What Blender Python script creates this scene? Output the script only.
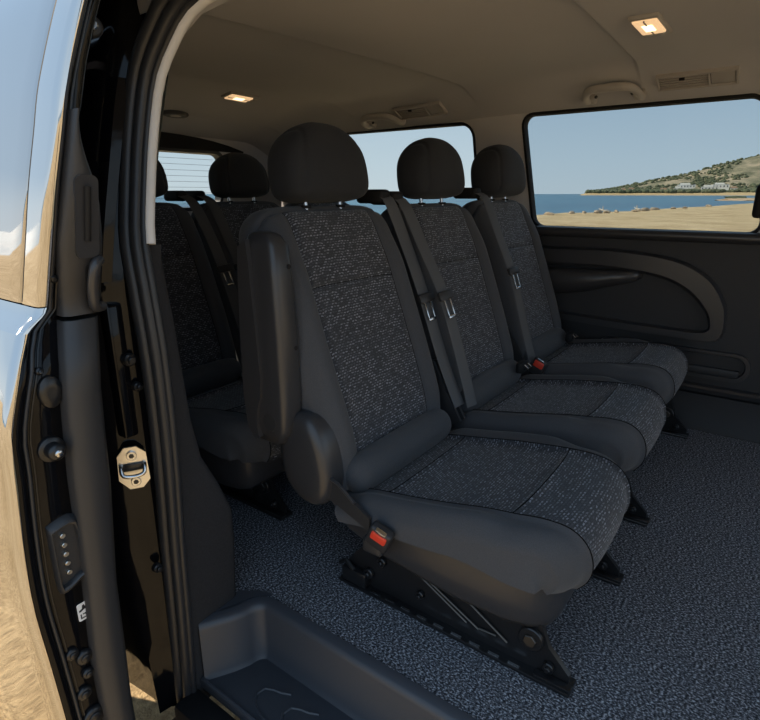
import bpy, bmesh, math, random
from mathutils import Vector, Matrix
from mathutils.geometry import delaunay_2d_cdt
for o in list(bpy.data.objects): bpy.data.objects.remove(o)
random.seed(7)
scn = bpy.context.scene
COL = scn.collection
PI = math.pi
# ------------------------------------------------------------------ camera
# x = across the van towards its far side, y = towards the tail, z = up from the carpet
cd = bpy.data.cameras.new('camera'); cam = bpy.data.objects.new('camera', cd); COL.objects.link(cam)
cd.sensor_fit = 'HORIZONTAL'; cd.sensor_width = 36; cd.lens = 548/760*36
cd.clip_start = .02; cd.clip_end = 60000
PITCH = math.atan(166/548); HEAD = math.radians(36.2)
cam.location = (0, 0, .95)
cam.rotation_euler = Vector((math.cos(PITCH)*math.cos(HEAD), math.cos(PITCH)*math.sin(HEAD), -math.sin(PITCH))).to_track_quat('-Z', 'Y').to_euler()
scn.camera = cam
# ------------------------------------------------------------------ sky, sun, exposure
w = bpy.data.worlds.new('sky'); scn.world = w; w.use_nodes = True
nt = w.node_tree; nt.nodes.clear()
out = nt.nodes.new('ShaderNodeOutputWorld'); bg = nt.nodes.new('ShaderNodeBackground')
tc = nt.nodes.new('ShaderNodeTexCoord'); sp = nt.nodes.new('ShaderNodeSeparateXYZ'); cr = nt.nodes.new('ShaderNodeValToRGB')
nt.links.new(tc.outputs['Generated'], sp.inputs[0]); nt.links.new(sp.outputs['Z'], cr.inputs[0])
nt.links.new(cr.outputs[0], bg.inputs[0]); nt.links.new(bg.outputs[0], out.inputs[0])
e = cr.color_ramp.elements
e[0].position = 0; e[0].color = (.36, .41, .45, 1); e[1].position = 1; e[1].color = (.19, .28, .40, 1)
for p, c in ((.05, (.33, .395, .45, 1)), (.16, (.255, .335, .42, 1)), (.45, (.22, .31, .42, 1))):
    n = e.new(p); n.color = c
bg.inputs[1].default_value = 1.0
sd = bpy.data.lights.new('sun', 'SUN'); sd.energy = 3.2; sd.angle = .009; sd.color = (1, .87, .70)
sun = bpy.data.objects.new('sun', sd); COL.objects.link(sun); sun.location = (-2, 12, 10)
sun.rotation_euler = Vector((-.32, .72, .62)).to_track_quat('Z', 'Y').to_euler()
vs = scn.view_settings
vs.view_transform = 'Standard'; vs.look = 'None'; vs.exposure = 1.42; vs.gamma = 1; vs.use_curve_mapping = False

# ------------------------------------------------------------------ materials
MATS = {}
def mat(name, col, rough=.5, metal=0, spec=.5, coat=0, bump=None, noise=None, emit=None, sheen=0):
    """bump=(scale, strength, distance); noise=(scale, other colour, contrast)"""
    m = bpy.data.materials.new(name); m.use_nodes = True; t = m.node_tree; b = t.nodes['Principled BSDF']
    b.inputs['Base Color'].default_value = (*col, 1); b.inputs['Roughness'].default_value = rough
    b.inputs['Metallic'].default_value = metal; b.inputs['Specular IOR Level'].default_value = spec
    b.inputs['Coat Weight'].default_value = coat; b.inputs['Coat Roughness'].default_value = .03
    if sheen: b.inputs['Sheen Weight'].default_value = sheen; b.inputs['Sheen Roughness'].default_value = .5
    if emit: b.inputs['Emission Color'].default_value = (*emit[0], 1); b.inputs['Emission Strength'].default_value = emit[1]
    if bump or noise: co = t.nodes.new('ShaderNodeTexCoord')
    if noise:
        n = t.nodes.new('ShaderNodeTexNoise'); n.inputs['Scale'].default_value = noise[0]; n.inputs['Detail'].default_value = 6
        r = t.nodes.new('ShaderNodeValToRGB'); k = noise[2]
        r.color_ramp.elements[0].position = .5-k; r.color_ramp.elements[0].color = (*col, 1)
        r.color_ramp.elements[1].position = .5+k; r.color_ramp.elements[1].color = (*noise[1], 1)
        t.links.new(co.outputs['Object'], n.inputs['Vector']); t.links.new(n.outputs['Fac'], r.inputs[0]); t.links.new(r.outputs[0], b.inputs['Base Color'])
    if bump:
        n = t.nodes.new('ShaderNodeTexNoise'); n.inputs['Scale'].default_value = bump[0]; n.inputs['Detail'].default_value = 3
        u = t.nodes.new('ShaderNodeBump'); u.inputs['Strength'].default_value = bump[1]; u.inputs['Distance'].default_value = bump[2]
        t.links.new(co.outputs['Object'], n.inputs['Vector']); t.links.new(n.outputs['Fac'], u.inputs['Height']); t.links.new(u.outputs[0], b.inputs['Normal'])
    MATS[name] = m
    return m
M_plain = mat('plain_cloth', (.050, .052, .058), .85, spec=.3, bump=(900, .35, .001), sheen=.12, noise=(700, (.074, .077, .085), .2))
M_head = mat('headrest_cloth', (.020, .0215, .025), .85, spec=.3, bump=(900, .3, .001), sheen=.06, noise=(700, (.031, .033, .038), .2))
M_plas = mat('dark_plastic', (.030, .030, .032), .42, spec=.45, bump=(1300, .18, .0006))
M_soft = mat('satin_plastic', (.036, .036, .039), .30, spec=.5, bump=(1400, .15, .0005))
M_step = mat('step_plastic', (.046, .050, .060), .42, spec=.5, bump=(1500, .2, .0006))
M_trim = mat('trim_plastic', (.028, .028, .030), .55, spec=.4, bump=(1000, .3, .0008))
M_felt = mat('felt_trim', (.026, .026, .028), .95, spec=.15, bump=(800, .5, .002), noise=(500, (.04, .04, .044), .2))
M_rub = mat('rubber_seal', (.022, .023, .026), .42, spec=.5)
M_blk = mat('black_metal', (.012, .012, .013), .28, spec=.5)
M_steel = mat('bright_steel', (.62, .62, .62), .22, metal=1)
M_zinc = mat('zinc_plate', (.72, .70, .66), .3, metal=1, bump=(60, .1, .002))
M_wire = mat('steel_wire', (.11, .10, .09), .5, metal=1)
M_paint = mat('black_paint', (.004, .004, .005), .07, spec=.22, coat=0, bump=(7, .18, .012))
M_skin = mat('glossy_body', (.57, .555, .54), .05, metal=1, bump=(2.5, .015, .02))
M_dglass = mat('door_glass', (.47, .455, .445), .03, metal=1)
M_belt = mat('belt_webbing', (.085, .087, .092), .6, spec=.4)
M_liner = mat('headliner_cloth', (.54, .52, .515), .95, spec=.1, bump=(700, .3, .0008), noise=(3, (.575, .555, .55), .3))
M_beige = mat('beige_plastic', (.70, .69, .68), .55, spec=.35)
M_fix = mat('ceiling_plastic', (.44, .41, .385), .5, spec=.4)
M_red = mat('red_button', (.75, .06, .03), .35, spec=.5)
M_black = mat('matt_black', (.010, .010, .011), .7, spec=.3)
M_white = mat('white_label', (.75, .75, .75), .6)
M_pin = mat('pin_metal', (.75, .72, .66), .3, metal=1)
M_lamp = mat('lamp_lens', (.9, .75, .5), .4, emit=((1, .62, .32), .28))
M_bulb = mat('lamp_bulb', (1, .8, .5), .4, emit=((1, .74, .42), .9))

def glass(name, tint, refl):
    m = bpy.data.materials.new(name); m.use_nodes = True; t = m.node_tree; t.nodes.clear()
    o = t.nodes.new('ShaderNodeOutputMaterial'); tr = t.nodes.new('ShaderNodeBsdfTransparent'); gl = t.nodes.new('ShaderNodeBsdfGlossy')
    mx = t.nodes.new('ShaderNodeMixShader'); fr = t.nodes.new('ShaderNodeFresnel'); fr.inputs[0].default_value = refl
    tr.inputs[0].default_value = (*tint, 1); gl.inputs['Roughness'].default_value = .02
    t.links.new(fr.outputs[0], mx.inputs[0]); t.links.new(tr.outputs[0], mx.inputs[1]); t.links.new(gl.outputs[0], mx.inputs[2]); t.links.new(mx.outputs[0], o.inputs[0])
    return m
M_glass = glass('window_glass', (.635, .67, .68), 1.10)
M_glass2 = glass('rear_glass', (.75, .765, .755), 1.12)
M_line = mat('heating_wire', (.30, .33, .35), .6)

def fabric(name, base, fleck, gain):
    """woven cloth: dark ground with short broken dashes, laid out in metres on the cloth"""
    m = bpy.data.materials.new(name); m.use_nodes = True; t = m.node_tree; b = t.nodes['Principled BSDF']
    b.inputs['Roughness'].default_value = .85; b.inputs['Specular IOR Level'].default_value = .3; b.inputs['Sheen Weight'].default_value = .2
    uv = t.nodes.new('ShaderNodeUVMap'); uv.uv_map = 'cloth'
    nz = t.nodes.new('ShaderNodeTexNoise'); nz.inputs['Scale'].default_value = 60
    ad = t.nodes.new('ShaderNodeMixRGB'); ad.blend_type = 'LINEAR_LIGHT'; ad.inputs[0].default_value = .004
    t.links.new(uv.outputs[0], nz.inputs['Vector']); t.links.new(uv.outputs[0], ad.inputs[1]); t.links.new(nz.outputs['Color'], ad.inputs[2])
    br = t.nodes.new('ShaderNodeTexBrick'); br.offset = .5; br.offset_frequency = 2; br.squash = 1
    br.inputs['Scale'].default_value = 1; br.inputs['Brick Width'].default_value = .0115; br.inputs['Row Height'].default_value = .0068
    br.inputs['Mortar Size'].default_value = .0022; br.inputs['Mortar Smooth'].default_value = .3; br.inputs['Bias'].default_value = .05
    br.inputs['Color1'].default_value = (0, 0, 0, 1); br.inputs['Color2'].default_value = (1, 1, 1, 1); br.inputs['Mortar'].default_value = (0, 0, 0, 1)
    t.links.new(ad.outputs[0], br.inputs['Vector'])
    # second, finer weave
    b2 = t.nodes.new('ShaderNodeTexBrick'); b2.offset = .5
    b2.inputs['Scale'].default_value = 1; b2.inputs['Brick Width'].default_value = .0042; b2.inputs['Row Height'].default_value = .0034
    b2.inputs['Mortar Size'].default_value = .0007; b2.inputs['Mortar Smooth'].default_value = .5
    b2.inputs['Color1'].default_value = (.1, .1, .1, 1); b2.inputs['Color2'].default_value = (.55, .55, .55, 1); b2.inputs['Mortar'].default_value = (0, 0, 0, 1)
    t.links.new(ad.outputs[0], b2.inputs['Vector'])
    pw = t.nodes.new('ShaderNodeMath'); pw.operation = 'POWER'; pw.inputs[1].default_value = 1.6
    t.links.new(br.outputs['Color'], pw.inputs[0])
    m1 = t.nodes.new('ShaderNodeMixRGB'); m1.inputs[1].default_value = (*base, 1); m1.inputs[2].default_value = (*[c*2.6 for c in base], 1)
    t.links.new(b2.outputs['Color'], m1.inputs[0])
    m2 = t.nodes.new('ShaderNodeMixRGB'); m2.inputs[2].default_value = (*fleck, 1)
    mg = t.nodes.new('ShaderNodeMath'); mg.operation = 'MULTIPLY'; mg.inputs[1].default_value = gain
    t.links.new(pw.outputs[0], mg.inputs[0]); t.links.new(mg.outputs[0], m2.inputs[0]); t.links.new(m1.outputs[0], m2.inputs[1]); t.links.new(m2.outputs[0], b.inputs['Base Color'])
    bu = t.nodes.new('ShaderNodeBump'); bu.inputs['Strength'].default_value = .5; bu.inputs['Distance'].default_value = .0012
    t.links.new(b2.outputs['Color'], bu.inputs['Height']); t.links.new(bu.outputs[0], b.inputs['Normal'])
    return m
M_fab = fabric('fleck_cloth', (.027, .029, .035), (.36, .38, .43), .72)

def carpet():
    m = bpy.data.materials.new('carpet'); m.use_nodes = True; t = m.node_tree; b = t.nodes['Principled BSDF']
    b.inputs['Roughness'].default_value = .95; b.inputs['Specular IOR Level'].default_value = .15
    co = t.nodes.new('ShaderNodeTexCoord')
    mp = t.nodes.new('ShaderNodeMapping'); mp.inputs['Scale'].default_value = (1, .62, 1); t.links.new(co.outputs['Object'], mp.inputs[0])
    n = t.nodes.new('ShaderNodeTexNoise'); n.inputs['Scale'].default_value = 270; n.inputs['Detail'].default_value = 2.5; n.inputs['Roughness'].default_value = .65
    t.links.new(mp.outputs[0], n.inputs['Vector'])
    r = t.nodes.new('ShaderNodeValToRGB'); el = r.color_ramp.elements
    el[0].position = .36; el[0].color = (.016, .017, .021, 1); el[1].position = .70; el[1].color = (.66, .675, .73, 1)
    q = el.new(.52); q.color = (.105, .11, .125, 1)
    t.links.new(n.outputs['Fac'], r.inputs[0]); t.links.new(r.outputs[0], b.inputs['Base Color'])
    u = t.nodes.new('ShaderNodeBump'); u.inputs['Strength'].default_value = .9; u.inputs['Distance'].default_value = .004
    t.links.new(n.outputs['Fac'], u.inputs['Height']); t.links.new(u.outputs[0], b.inputs['Normal'])
    return m
M_carpet = carpet()

# ------------------------------------------------------------------ mesh helpers
def link(name, me, m=None, parent=None, smooth=40):
    if m is not None: me.materials.append(m)
    o = bpy.data.objects.new(name, me); COL.objects.link(o)
    if parent is not None: o.parent = parent
    if smooth:
        me.shade_smooth(); me.set_sharp_from_angle(angle=math.radians(smooth))
    return o
def raw(name, vs, fs, m, parent=None, smooth=40, fix=True):
    me = bpy.data.meshes.new(name); me.from_pydata([tuple(v) for v in vs], [], fs); me.update()
    if fix:
        bm = bmesh.new(); bm.from_mesh(me); bmesh.ops.recalc_face_normals(bm, faces=bm.faces); bm.to_mesh(me); bm.free()
    return link(name, me, m, parent, smooth)
class MB:
    def __init__(s): s.v = []; s.f = []
    def add(s, vs, fs):
        k = len(s.v); s.v += [tuple(v) for v in vs]; s.f += [tuple(i+k for i in f) for f in fs]; return s
    def box(s, lo, hi, bev=0, seg=2, rot=None, at=None):
        bm = bmesh.new(); bmesh.ops.create_cube(bm, size=1)
        c = [(a+b)/2 for a, b in zip(lo, hi)]; d = [b-a for a, b in zip(lo, hi)]
        for v in bm.verts: v.co = Vector((v.co.x*d[0], v.co.y*d[1], v.co.z*d[2]))
        if bev: bmesh.ops.bevel(bm, geom=list(bm.edges)+list(bm.verts), offset=bev, segments=seg, profile=.5, affect='EDGES', clamp_overlap=True)
        bm.verts.index_update(); R = rot or Matrix.Identity(3)
        s.add([R @ v.co + Vector(c) for v in bm.verts], [[v.index for v in f.verts] for f in bm.faces]); bm.free(); return s
    def loft(s, rings, closed=True, caps=True):
        k = len(s.v); n = len(rings[0])
        for r in rings: s.v += [tuple(p) for p in r]
        for i in range(len(rings)-1):
            for j in range(n if closed else n-1):
                a = k+i*n+j; b = k+i*n+(j+1) % n; s.f.append((a, b, b+n, a+n))
        if caps and closed:
            s.f.append(tuple(range(k, k+n))[::-1]); s.f.append(tuple(range(k+(len(rings)-1)*n, k+len(rings)*n)))
        return s
    def tube(s, pts, r, n=8, closed=False):
        pts = [Vector(p) for p in pts]; rs = r if isinstance(r, (list, tuple)) else [r]*len(pts)
        rings = []; prev = None; N = len(pts)
        for i, p in enumerate(pts):
            d = (pts[(i+1) % N]-pts[i-1]) if closed else (pts[min(i+1, N-1)]-pts[max(i-1, 0)])
            d.normalize()
            if prev is None: prev = d.orthogonal().normalized()
            a = (prev-d*prev.dot(d)); a = a.normalized() if a.length > 1e-6 else d.orthogonal().normalized(); prev = a; b = d.cross(a)
            rings.append([p+(a*math.cos(t)+b*math.sin(t))*rs[i] for t in [2*PI*j/n for j in range(n)]])
        if closed: rings.append(rings[0])
        return s.loft(rings, caps=not closed)
    def disc(s, c, axis, r, h, n=20, bev=0):
        """a round boss standing on c along axis"""
        axis = Vector(axis).normalized(); a = axis.orthogonal().normalized(); b = axis.cross(a); c = Vector(c); bev = bev or min(r, h)*.2
        prof = [(r, 0), (r, h-bev), (r-bev, h)]
        rings = [[c+axis*z+(a*math.cos(t)+b*math.sin(t))*q for t in [2*PI*j/n for j in range(n)]] for q, z in prof]
        return s.loft(rings)
    def prism(s, poly, f0, f1):
        """poly: 2-D outline; f0/f1 map a 2-D point to the two 3-D faces"""
        n = len(poly); s.add([f0(*p) for p in poly]+[f1(*p) for p in poly],
            [tuple(range(n))[::-1], tuple(range(n, 2*n))]+[(i, (i+1) % n, (i+1) % n+n, i+n) for i in range(n)]); return s
    def build(s, name, m, parent=None, smooth=40): return raw(name, s.v, s.f, m, parent, smooth)
def empty(name, loc=(0, 0, 0), rz=0):
    o = bpy.data.objects.new(name, None); COL.objects.link(o); o.location = loc; o.rotation_euler = (0, 0, rz); o.empty_display_size = .05; return o
def tag(o, label, cat, group=None):
    o['label'] = label; o['category'] = cat
    if group: o['group'] = group
    return o
def struct(o, label=None):
    o['kind'] = 'structure'
    if label: o['label'] = label
    return o
def spline(pts, n):
    """Catmull-Rom through the points, n samples evenly along its length"""
    P = [Vector(p) for p in pts]; Q = []
    for i in range(len(P)-1):
        a, b, c, d = P[max(i-1, 0)], P[i], P[i+1], P[min(i+2, len(P)-1)]
        for k in range(16):
            t = k/16; Q.append(.5*((2*b)+(c-a)*t+(2*a-5*b+4*c-d)*t*t+(3*b-a-3*c+d)*t**3))
    Q.append(P[-1]); L = [0]
    for i in range(1, len(Q)): L.append(L[-1]+(Q[i]-Q[i-1]).length)
    res = []; j = 0
    for k in range(n):
        s = L[-1]*k/(n-1)
        while j < len(L)-2 and L[j+1] < s: j += 1
        f = (s-L[j])/max(L[j+1]-L[j], 1e-9); res.append(Q[j].lerp(Q[j+1], min(max(f, 0), 1)))
    return res
def lin(a, b, n): return [a+(b-a)*i/(n-1) for i in range(n)]
def sstep(a, b, x):
    t = min(max((x-a)/(b-a), 0), 1); return t*t*(3-2*t)
def interp(tab, x):
    if x <= tab[0][0]: return tab[0][1]
    for (a, p), (b, q) in zip(tab, tab[1:]):
        if x <= b: return p+(q-p)*(x-a)/(b-a)
    return tab[-1][1]
def rrect(y0, y1, z0, z1, r, n=6):
    pts = []
    for cx, cz, a0 in ((y1-r, z1-r, 0), (y0+r, z1-r, 90), (y0+r, z0+r, 180), (y1-r, z0+r, 270)):
        for k in range(n+1):
            a = math.radians(a0+90*k/n); pts.append((cx+r*math.cos(a), cz+r*math.sin(a)))
    return pts

# ================================================================== THE VAN SHELL
def far_x(z):                       # inner face of the far side wall
    return interp([(0, 2.52), (.80, 2.52), (1.30, 2.43), (1.40, 2.40)], z)
def roof_z(x, y):                   # headliner
    t = (x-1.52)/.90
    z = 1.388-.012*t*t-.088*max(0, (abs(t)-.72)/.28)**1.5-.020*sstep(.9, 1.9, y)-(.045*sstep(-.75, -1.0, t))
    z -= .19*sstep(1.95, 2.75, y)**1.3
    # transverse steps pressed into the headliner, running out towards the sides
    m = sstep(.93, .70, abs(t)); c = .5-t
    def saw(q, y0, h, L): return h*(sstep(y0-.007, y0+.007, q)-sstep(y0+.02, y0+L, q))
    z += m*(saw(y-.02*t, .515, .013, .55)+saw(y+.06*t, 1.245, .016, .5)+saw(y+.05*abs(t), 1.912, .014, .4)+saw(y, 2.337, .012, .2))
    return z
YR = 2.62                           # tail
YF = -1.35                          # front of what is built
# floor -------------------------------------------------------------
mb = MB()
STEP_Y0 = -.50
def slab(m, x0, y0, x1, y1, z0, z1): m.box((x0, y0, z0), (x1, y1, z1))
fo = [(.735, YF), (2.53, YF), (2.53, YR), (.60, YR), (.60, .985), (.705, .975), (.74, .90)]
mb.prism(fo, lambda x, y: (x, y, 0), lambda x, y: (x, y, -.05))
floor = struct(mb.build('floor', M_carpet, smooth=0), 'dark blue-grey flecked loop carpet on the van floor')
# ceiling -----------------------------------------------------------
nx = 44
YS = sorted([YF+(YR-YF)*j/70 for j in range(71)]+[c_+.0035*q for c_, h_ in ((.515, 9), (1.245, 22), (1.90, 14), (2.337, 6)) for q in range(-h_, h_+1)])
ny = len(YS)-1
vs_, fs_ = [], []
for y in YS:
    for i in range(nx+1):
        x = .63+(2.43-.63)*i/nx; vs_.append((x, y, roof_z(x, y)))
for j in range(ny):
    for i in range(nx): a = j*(nx+1)+i; fs_.append((a, a+1, a+nx+2, a+nx+1))
k = len(vs_)
vs_ += [(x, y, z+.03) for x, y, z in vs_]
fs_ += [tuple(q+k for q in f)[::-1] for f in fs_]
rim = [i for i in range(nx+1)]+[j*(nx+1)+nx for j in range(1, ny+1)]+[ny*(nx+1)+i for i in range(nx-1, -1, -1)]+[j*(nx+1) for j in range(ny-1, 0, -1)]
for a, b in zip(rim, rim[1:]+rim[:1]): fs_.append((a, b, b+k, a+k))
ceiling = struct(raw('ceiling', vs_, fs_, M_liner, smooth=60), 'grey-brown cloth headliner with shallow pressed steps')
# outer roof skin ----------------------------------------------------
mb = MB(); rings = []
for y in (YF-.02, -.5, .3, 1.2, 2.0, YR+.06):
    rings.append([(x, y, 1.475-.10*abs((x-1.5)/1.05)**3-(.05*sstep(2, 2.7, y))) for x in [.50+2.06*i/16 for i in range(17)]])
    rings[-1] += [(x, yy, z-.035) for x, yy, z in rings[-1][::-1]]
struct(mb.loft(rings).build('roof', M_paint), 'black roof skin of the van')

# far side wall: polygon with window holes, bent to the van's section --
def curtain(name, outline, holes, fx, m, parent=None, thick=.03, sign=1, step=.06):
    pts, edges, = [], []
    def loop(L):
        k = len(pts); pts.extend([Vector(p) for p in L]); n = len(L); edges.extend([(k+i, k+(i+1) % n) for i in range(n)])
    def dens(L):
        r = []
        for a, b in zip(L, L[1:]+L[:1]):
            d = math.hypot(b[0]-a[0], b[1]-a[1]); q = max(1, int(d/step))
            r += [(a[0]+(b[0]-a[0])*t/q, a[1]+(b[1]-a[1])*t/q) for t in range(q)]
        return r
    loop(dens(outline)); [loop(dens(h)) for h in holes]
    def inside(p, L):
        c = False
        for (x1, y1), (x2, y2) in zip(L, L[1:]+L[:1]):
            if (y1 > p[1]) != (y2 > p[1]) and p[0] < (x2-x1)*(p[1]-y1)/(y2-y1)+x1: c = not c
        return c
    V, E_, Fc, *_ = delaunay_2d_cdt(pts, edges, [], 0, 1e-5)
    F2 = []
    for f in Fc:
        c = (sum(V[i][0] for i in f)/len(f), sum(V[i][1] for i in f)/len(f))
        if inside(c, outline) and not any(inside(c, h) for h in holes): F2.append(tuple(f))
    me = bpy.data.meshes.new(name); me.from_pydata([(fx(p[1]), p[0], p[1]) for p in V], [], F2); me.update()
    bm = bmesh.new(); bm.from_mesh(me); bmesh.ops.recalc_face_normals(bm, faces=bm.faces)
    g = bmesh.ops.extrude_face_region(bm, geom=list(bm.faces))
    for v in [q for q in g['geom'] if isinstance(q, bmesh.types.BMVert)]: v.co.x += thick*sign
    bmesh.ops.delete(bm, geom=[v for v in bm.verts if not v.link_faces], context='VERTS')
    bmesh.ops.recalc_face_normals(bm, faces=bm.faces); bm.to_mesh(me); bm.free()
    return link(name, me, m, parent, 30)
def slant(L, k, z0): return [(y+k*(z-z0), z) for y, z in L]
W1 = slant(rrect(.092, .962, .808, 1.272, .045), .12, .81)
W2 = slant(rrect(1.238, 2.12, .80, 1.258, .06), .05, .8)
WF = slant(rrect(-1.20, -.36, .80, 1.262, .07), .0, .8)
low = curtain('wall_right', [(YF, 0), (YR, 0), (YR, .795), (YF, .795)], [], far_x, M_trim)
struct(low, 'dark plastic lower side trim of the far wall')
up = curtain('window_surround', [(YF, .795), (YR, .795), (YR, 1.205), (2.2, 1.31), (1.9, 1.345), (YF, 1.345)], [W1, W2, WF], far_x, M_liner, low, thick=.012)
# outer body skin, far side
curtain('outer_skin', [(YF, -.30), (YR+.04, -.30), (YR+.04, 1.38), (YF, 1.38)], [W1, W2, WF], lambda z: far_x(z)+.036, M_paint, low, thick=.006)
def ring_sweep(loop, fx, prof, name, m, parent, inset=0):
    """prof: closed list of (outwards in the wall plane, towards the cabin)"""
    n = len(loop); rings = []
    for i in range(n):
        a, b, c = loop[i-1], loop[i], loop[(i+1) % n]
        t = Vector((c[0]-a[0], c[1]-a[1])).normalized(); nn = Vector((t.y, -t.x))
        rings.append([(fx(b[1]+nn.y*u)-v, b[0]+nn.x*u, b[1]+nn.y*u) for u, v in prof])
    rings.append(rings[0])
    mb = MB(); mb.loft(rings, caps=False); return mb.build(name, m, parent, 50)
def window(idx, L, label, gl):
    wn = struct(empty('window_%d' % idx, (0, 0, 0)), label)
    ring_sweep(L, far_x, [(.010, -.02), (.010, .004), (.006, .007), (-.001, .006), (-.004, -.004), (-.004, -.022), (.0, -.022)], 'rubber_frame', M_black, wn)
    V = [(far_x(z)+.014, y, z) for y, z in L]; n = len(V); mb = MB()
    mb.add(V+[(x+.004, y, z) for x, y, z in V], [tuple(range(n)), tuple(range(n, 2*n))[::-1]]+[(i, (i+1) % n, (i+1) % n+n, i+n) for i in range(n)])
    mb.build('pane', gl, wn, 0); return wn
w1 = window(1, W1, 'large clear side window looking out on sea and beach', M_glass)
window(2, W2, 'rear quarter side window behind the seat headrests', M_glass2)
window(3, WF, 'front side window of the van', M_glass)
# small black catch at the forward edge of the big window
mb = MB(); mb.box((2.465, .085, .865), (2.505, .128, .985), .016, 3); mb.build('window_catch', M_black, w1)
# window sill roll along the bottom of the big window
mb = MB(); mb.loft([[(2.545, y, .80), (2.50, y, .812), (2.482, y, .806), (2.476, y, .790), (2.484, y, .772), (2.53, y, .765)] for y in (YF, -.5, 0, .5, 1.0, 1.6, YR-.02)])
mb.build('window_sill', M_soft, low, 60)
# lower panel mouldings ---------------------------------------------------
def wall_band(name, outer, inner, h, m, parent=low, r=.012, base=2.525):
    """a raised ring between two outlines on the far wall, rounded over"""
    n = len(outer); rings = []
    for (t, d) in ((0, 0), (.0, h*.6), (.10, h), (.85, h), (1, h*.75), (1, 0)):
        rings.append([(base-d, o[0]+(i[0]-o[0])*t, o[1]+(i[1]-o[1])*t) for o, i in zip(outer, inner)])
    mb = MB(); rings.append(rings[0]); mb.loft(rings, caps=False); return mb.build(name, m, parent, 35)
oc = [tuple(p) for p in spline([(1.05, .735), (.86, .722), (.60, .725), (.36, .700), (.225, .635), (.158, .535), (.146, .45), (.150, .405), (.170, .386), (.215, .381), (.32, .382), (.60, .388), (.85, .40), (1.05, .405)], 130)]
ic = [tuple(p) for p in spline([(1.05, .655), (.86, .645), (.62, .645), (.42, .625), (.305, .580), (.226, .505), (.204, .455), (.203, .435), (.212, .423), (.240, .418), (.33, .418), (.60, .425), (.85, .434), (1.05, .438)], 130)]
wall_band('armrest_bowl', oc, ic, .045, M_soft)
mb = MB(); rings = []
for y, h, t, z in ((1.03, .085, .10, .56), (.85, .085, .115, .570), (.70, .080, .10, .585), (.58, .072, .065, .605), (.50, .055, .045, .618), (.475, .03, .025, .624)):
    rings.append([(2.53, y, z-t/2), (2.53-h*.7, y, z-t/2), (2.53-h, y, z-t*.2), (2.53-h, y, z+t*.3), (2.53-h*.8, y, z+t/2), (2.53, y, z+t/2)])
mb.loft(rings).build('pull_armrest', M_soft, low, 60)
po = rrect(.035, .62, .225, .345, .055, 6); pi_ = rrect(.055, .60, .245, .33, .040, 6)
wall_band('pocket_rim', po, pi_, .022, M_soft)
mb = MB(); mb.box((2.505, .07, .243), (2.53, .60, .275), .008); mb.build('pocket_lip', M_trim, low)
mb = MB(); mb.loft([[(2.53, y, .20), (2.492, y, .195), (2.485, y, .185), (2.49, y, .170), (2.53, y, .165)] for y in (YF, -.3, .4, 1.2, 2.5)]); mb.build('trim_ledge', M_soft, low, 40)
mb = MB(); mb.loft([[(2.53, y, .16), (2.505, y, .155), (2.502, y, .02), (2.49, y, .002), (2.53, y, .001)] for y in (YF, 2.5)]); mb.build('kick_panel', M_trim, low, 40)

# tail wall with the rear window -----------------------------------------------
def back_y(z): return interp([(0, 2.60), (.8, 2.60), (1.2, 2.52), (1.4, 2.47)], z)
WR = rrect(.86, 2.03, .875, 1.158, .06)
hb = MB()
tail = curtain('wall_back', [(.52, -.05), (2.50, -.05), (2.50, .79), (.52, .79)], [], back_y, M_trim)
tail2 = curtain('tailgate_surround', [(.56, .79), (2.50, .79), (2.46, 1.30), (.60, 1.30)], [WR], back_y, M_liner, tail)
def swapxy(o):
    for v in o.data.vertices: v.co = (v.co.y, v.co.x, v.co.z)
    bm = bmesh.new(); bm.from_mesh(o.data); bmesh.ops.recalc_face_normals(bm, faces=bm.faces); bm.to_mesh(o.data); bm.free()
mb = MB(); mb.loft([[(x, back_y(z)-d, z) for z, d in ((1.165, .004), (1.165, .010), (1.235-.065*abs((x-1.45)/.72)**3, .012), (1.235-.065*abs((x-1.45)/.72)**3, .004))] for x in lin(.74, 2.16, 15)]); mb.build('header_band', M_black, tail)
swapxy(tail); swapxy(tail2); struct(tail, 'dark inner panel of the tailgate')
rw = struct(empty('window_4'), 'heated rear window with fine horizontal wires')
fr_ = ring_sweep(WR, back_y, [(.012, -.02), (.012, .008), (-.006, .008), (-.010, -.04)], 'rubber_frame', M_rub, rw); swapxy(fr_)
mb = MB(); V = [(x, back_y(z)+.03, z) for x, z in WR]; n = len(V)
mb.add(V+[(x, y+.004, z) for x, y, z in V], [tuple(range(n)), tuple(range(n, 2*n))[::-1]]+[(i, (i+1) % n, (i+1) % n+n, i+n) for i in range(n)]); mb.build('pane', M_glass2, rw, 0)
for i in range(9):
    z = .90+.028*i; mb = MB(); mb.box((.90, back_y(z)+.026, z-.0007), (1.99, back_y(z)+.028, z+.0007)); mb.build('heating_wire', M_line, rw, 0)

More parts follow.
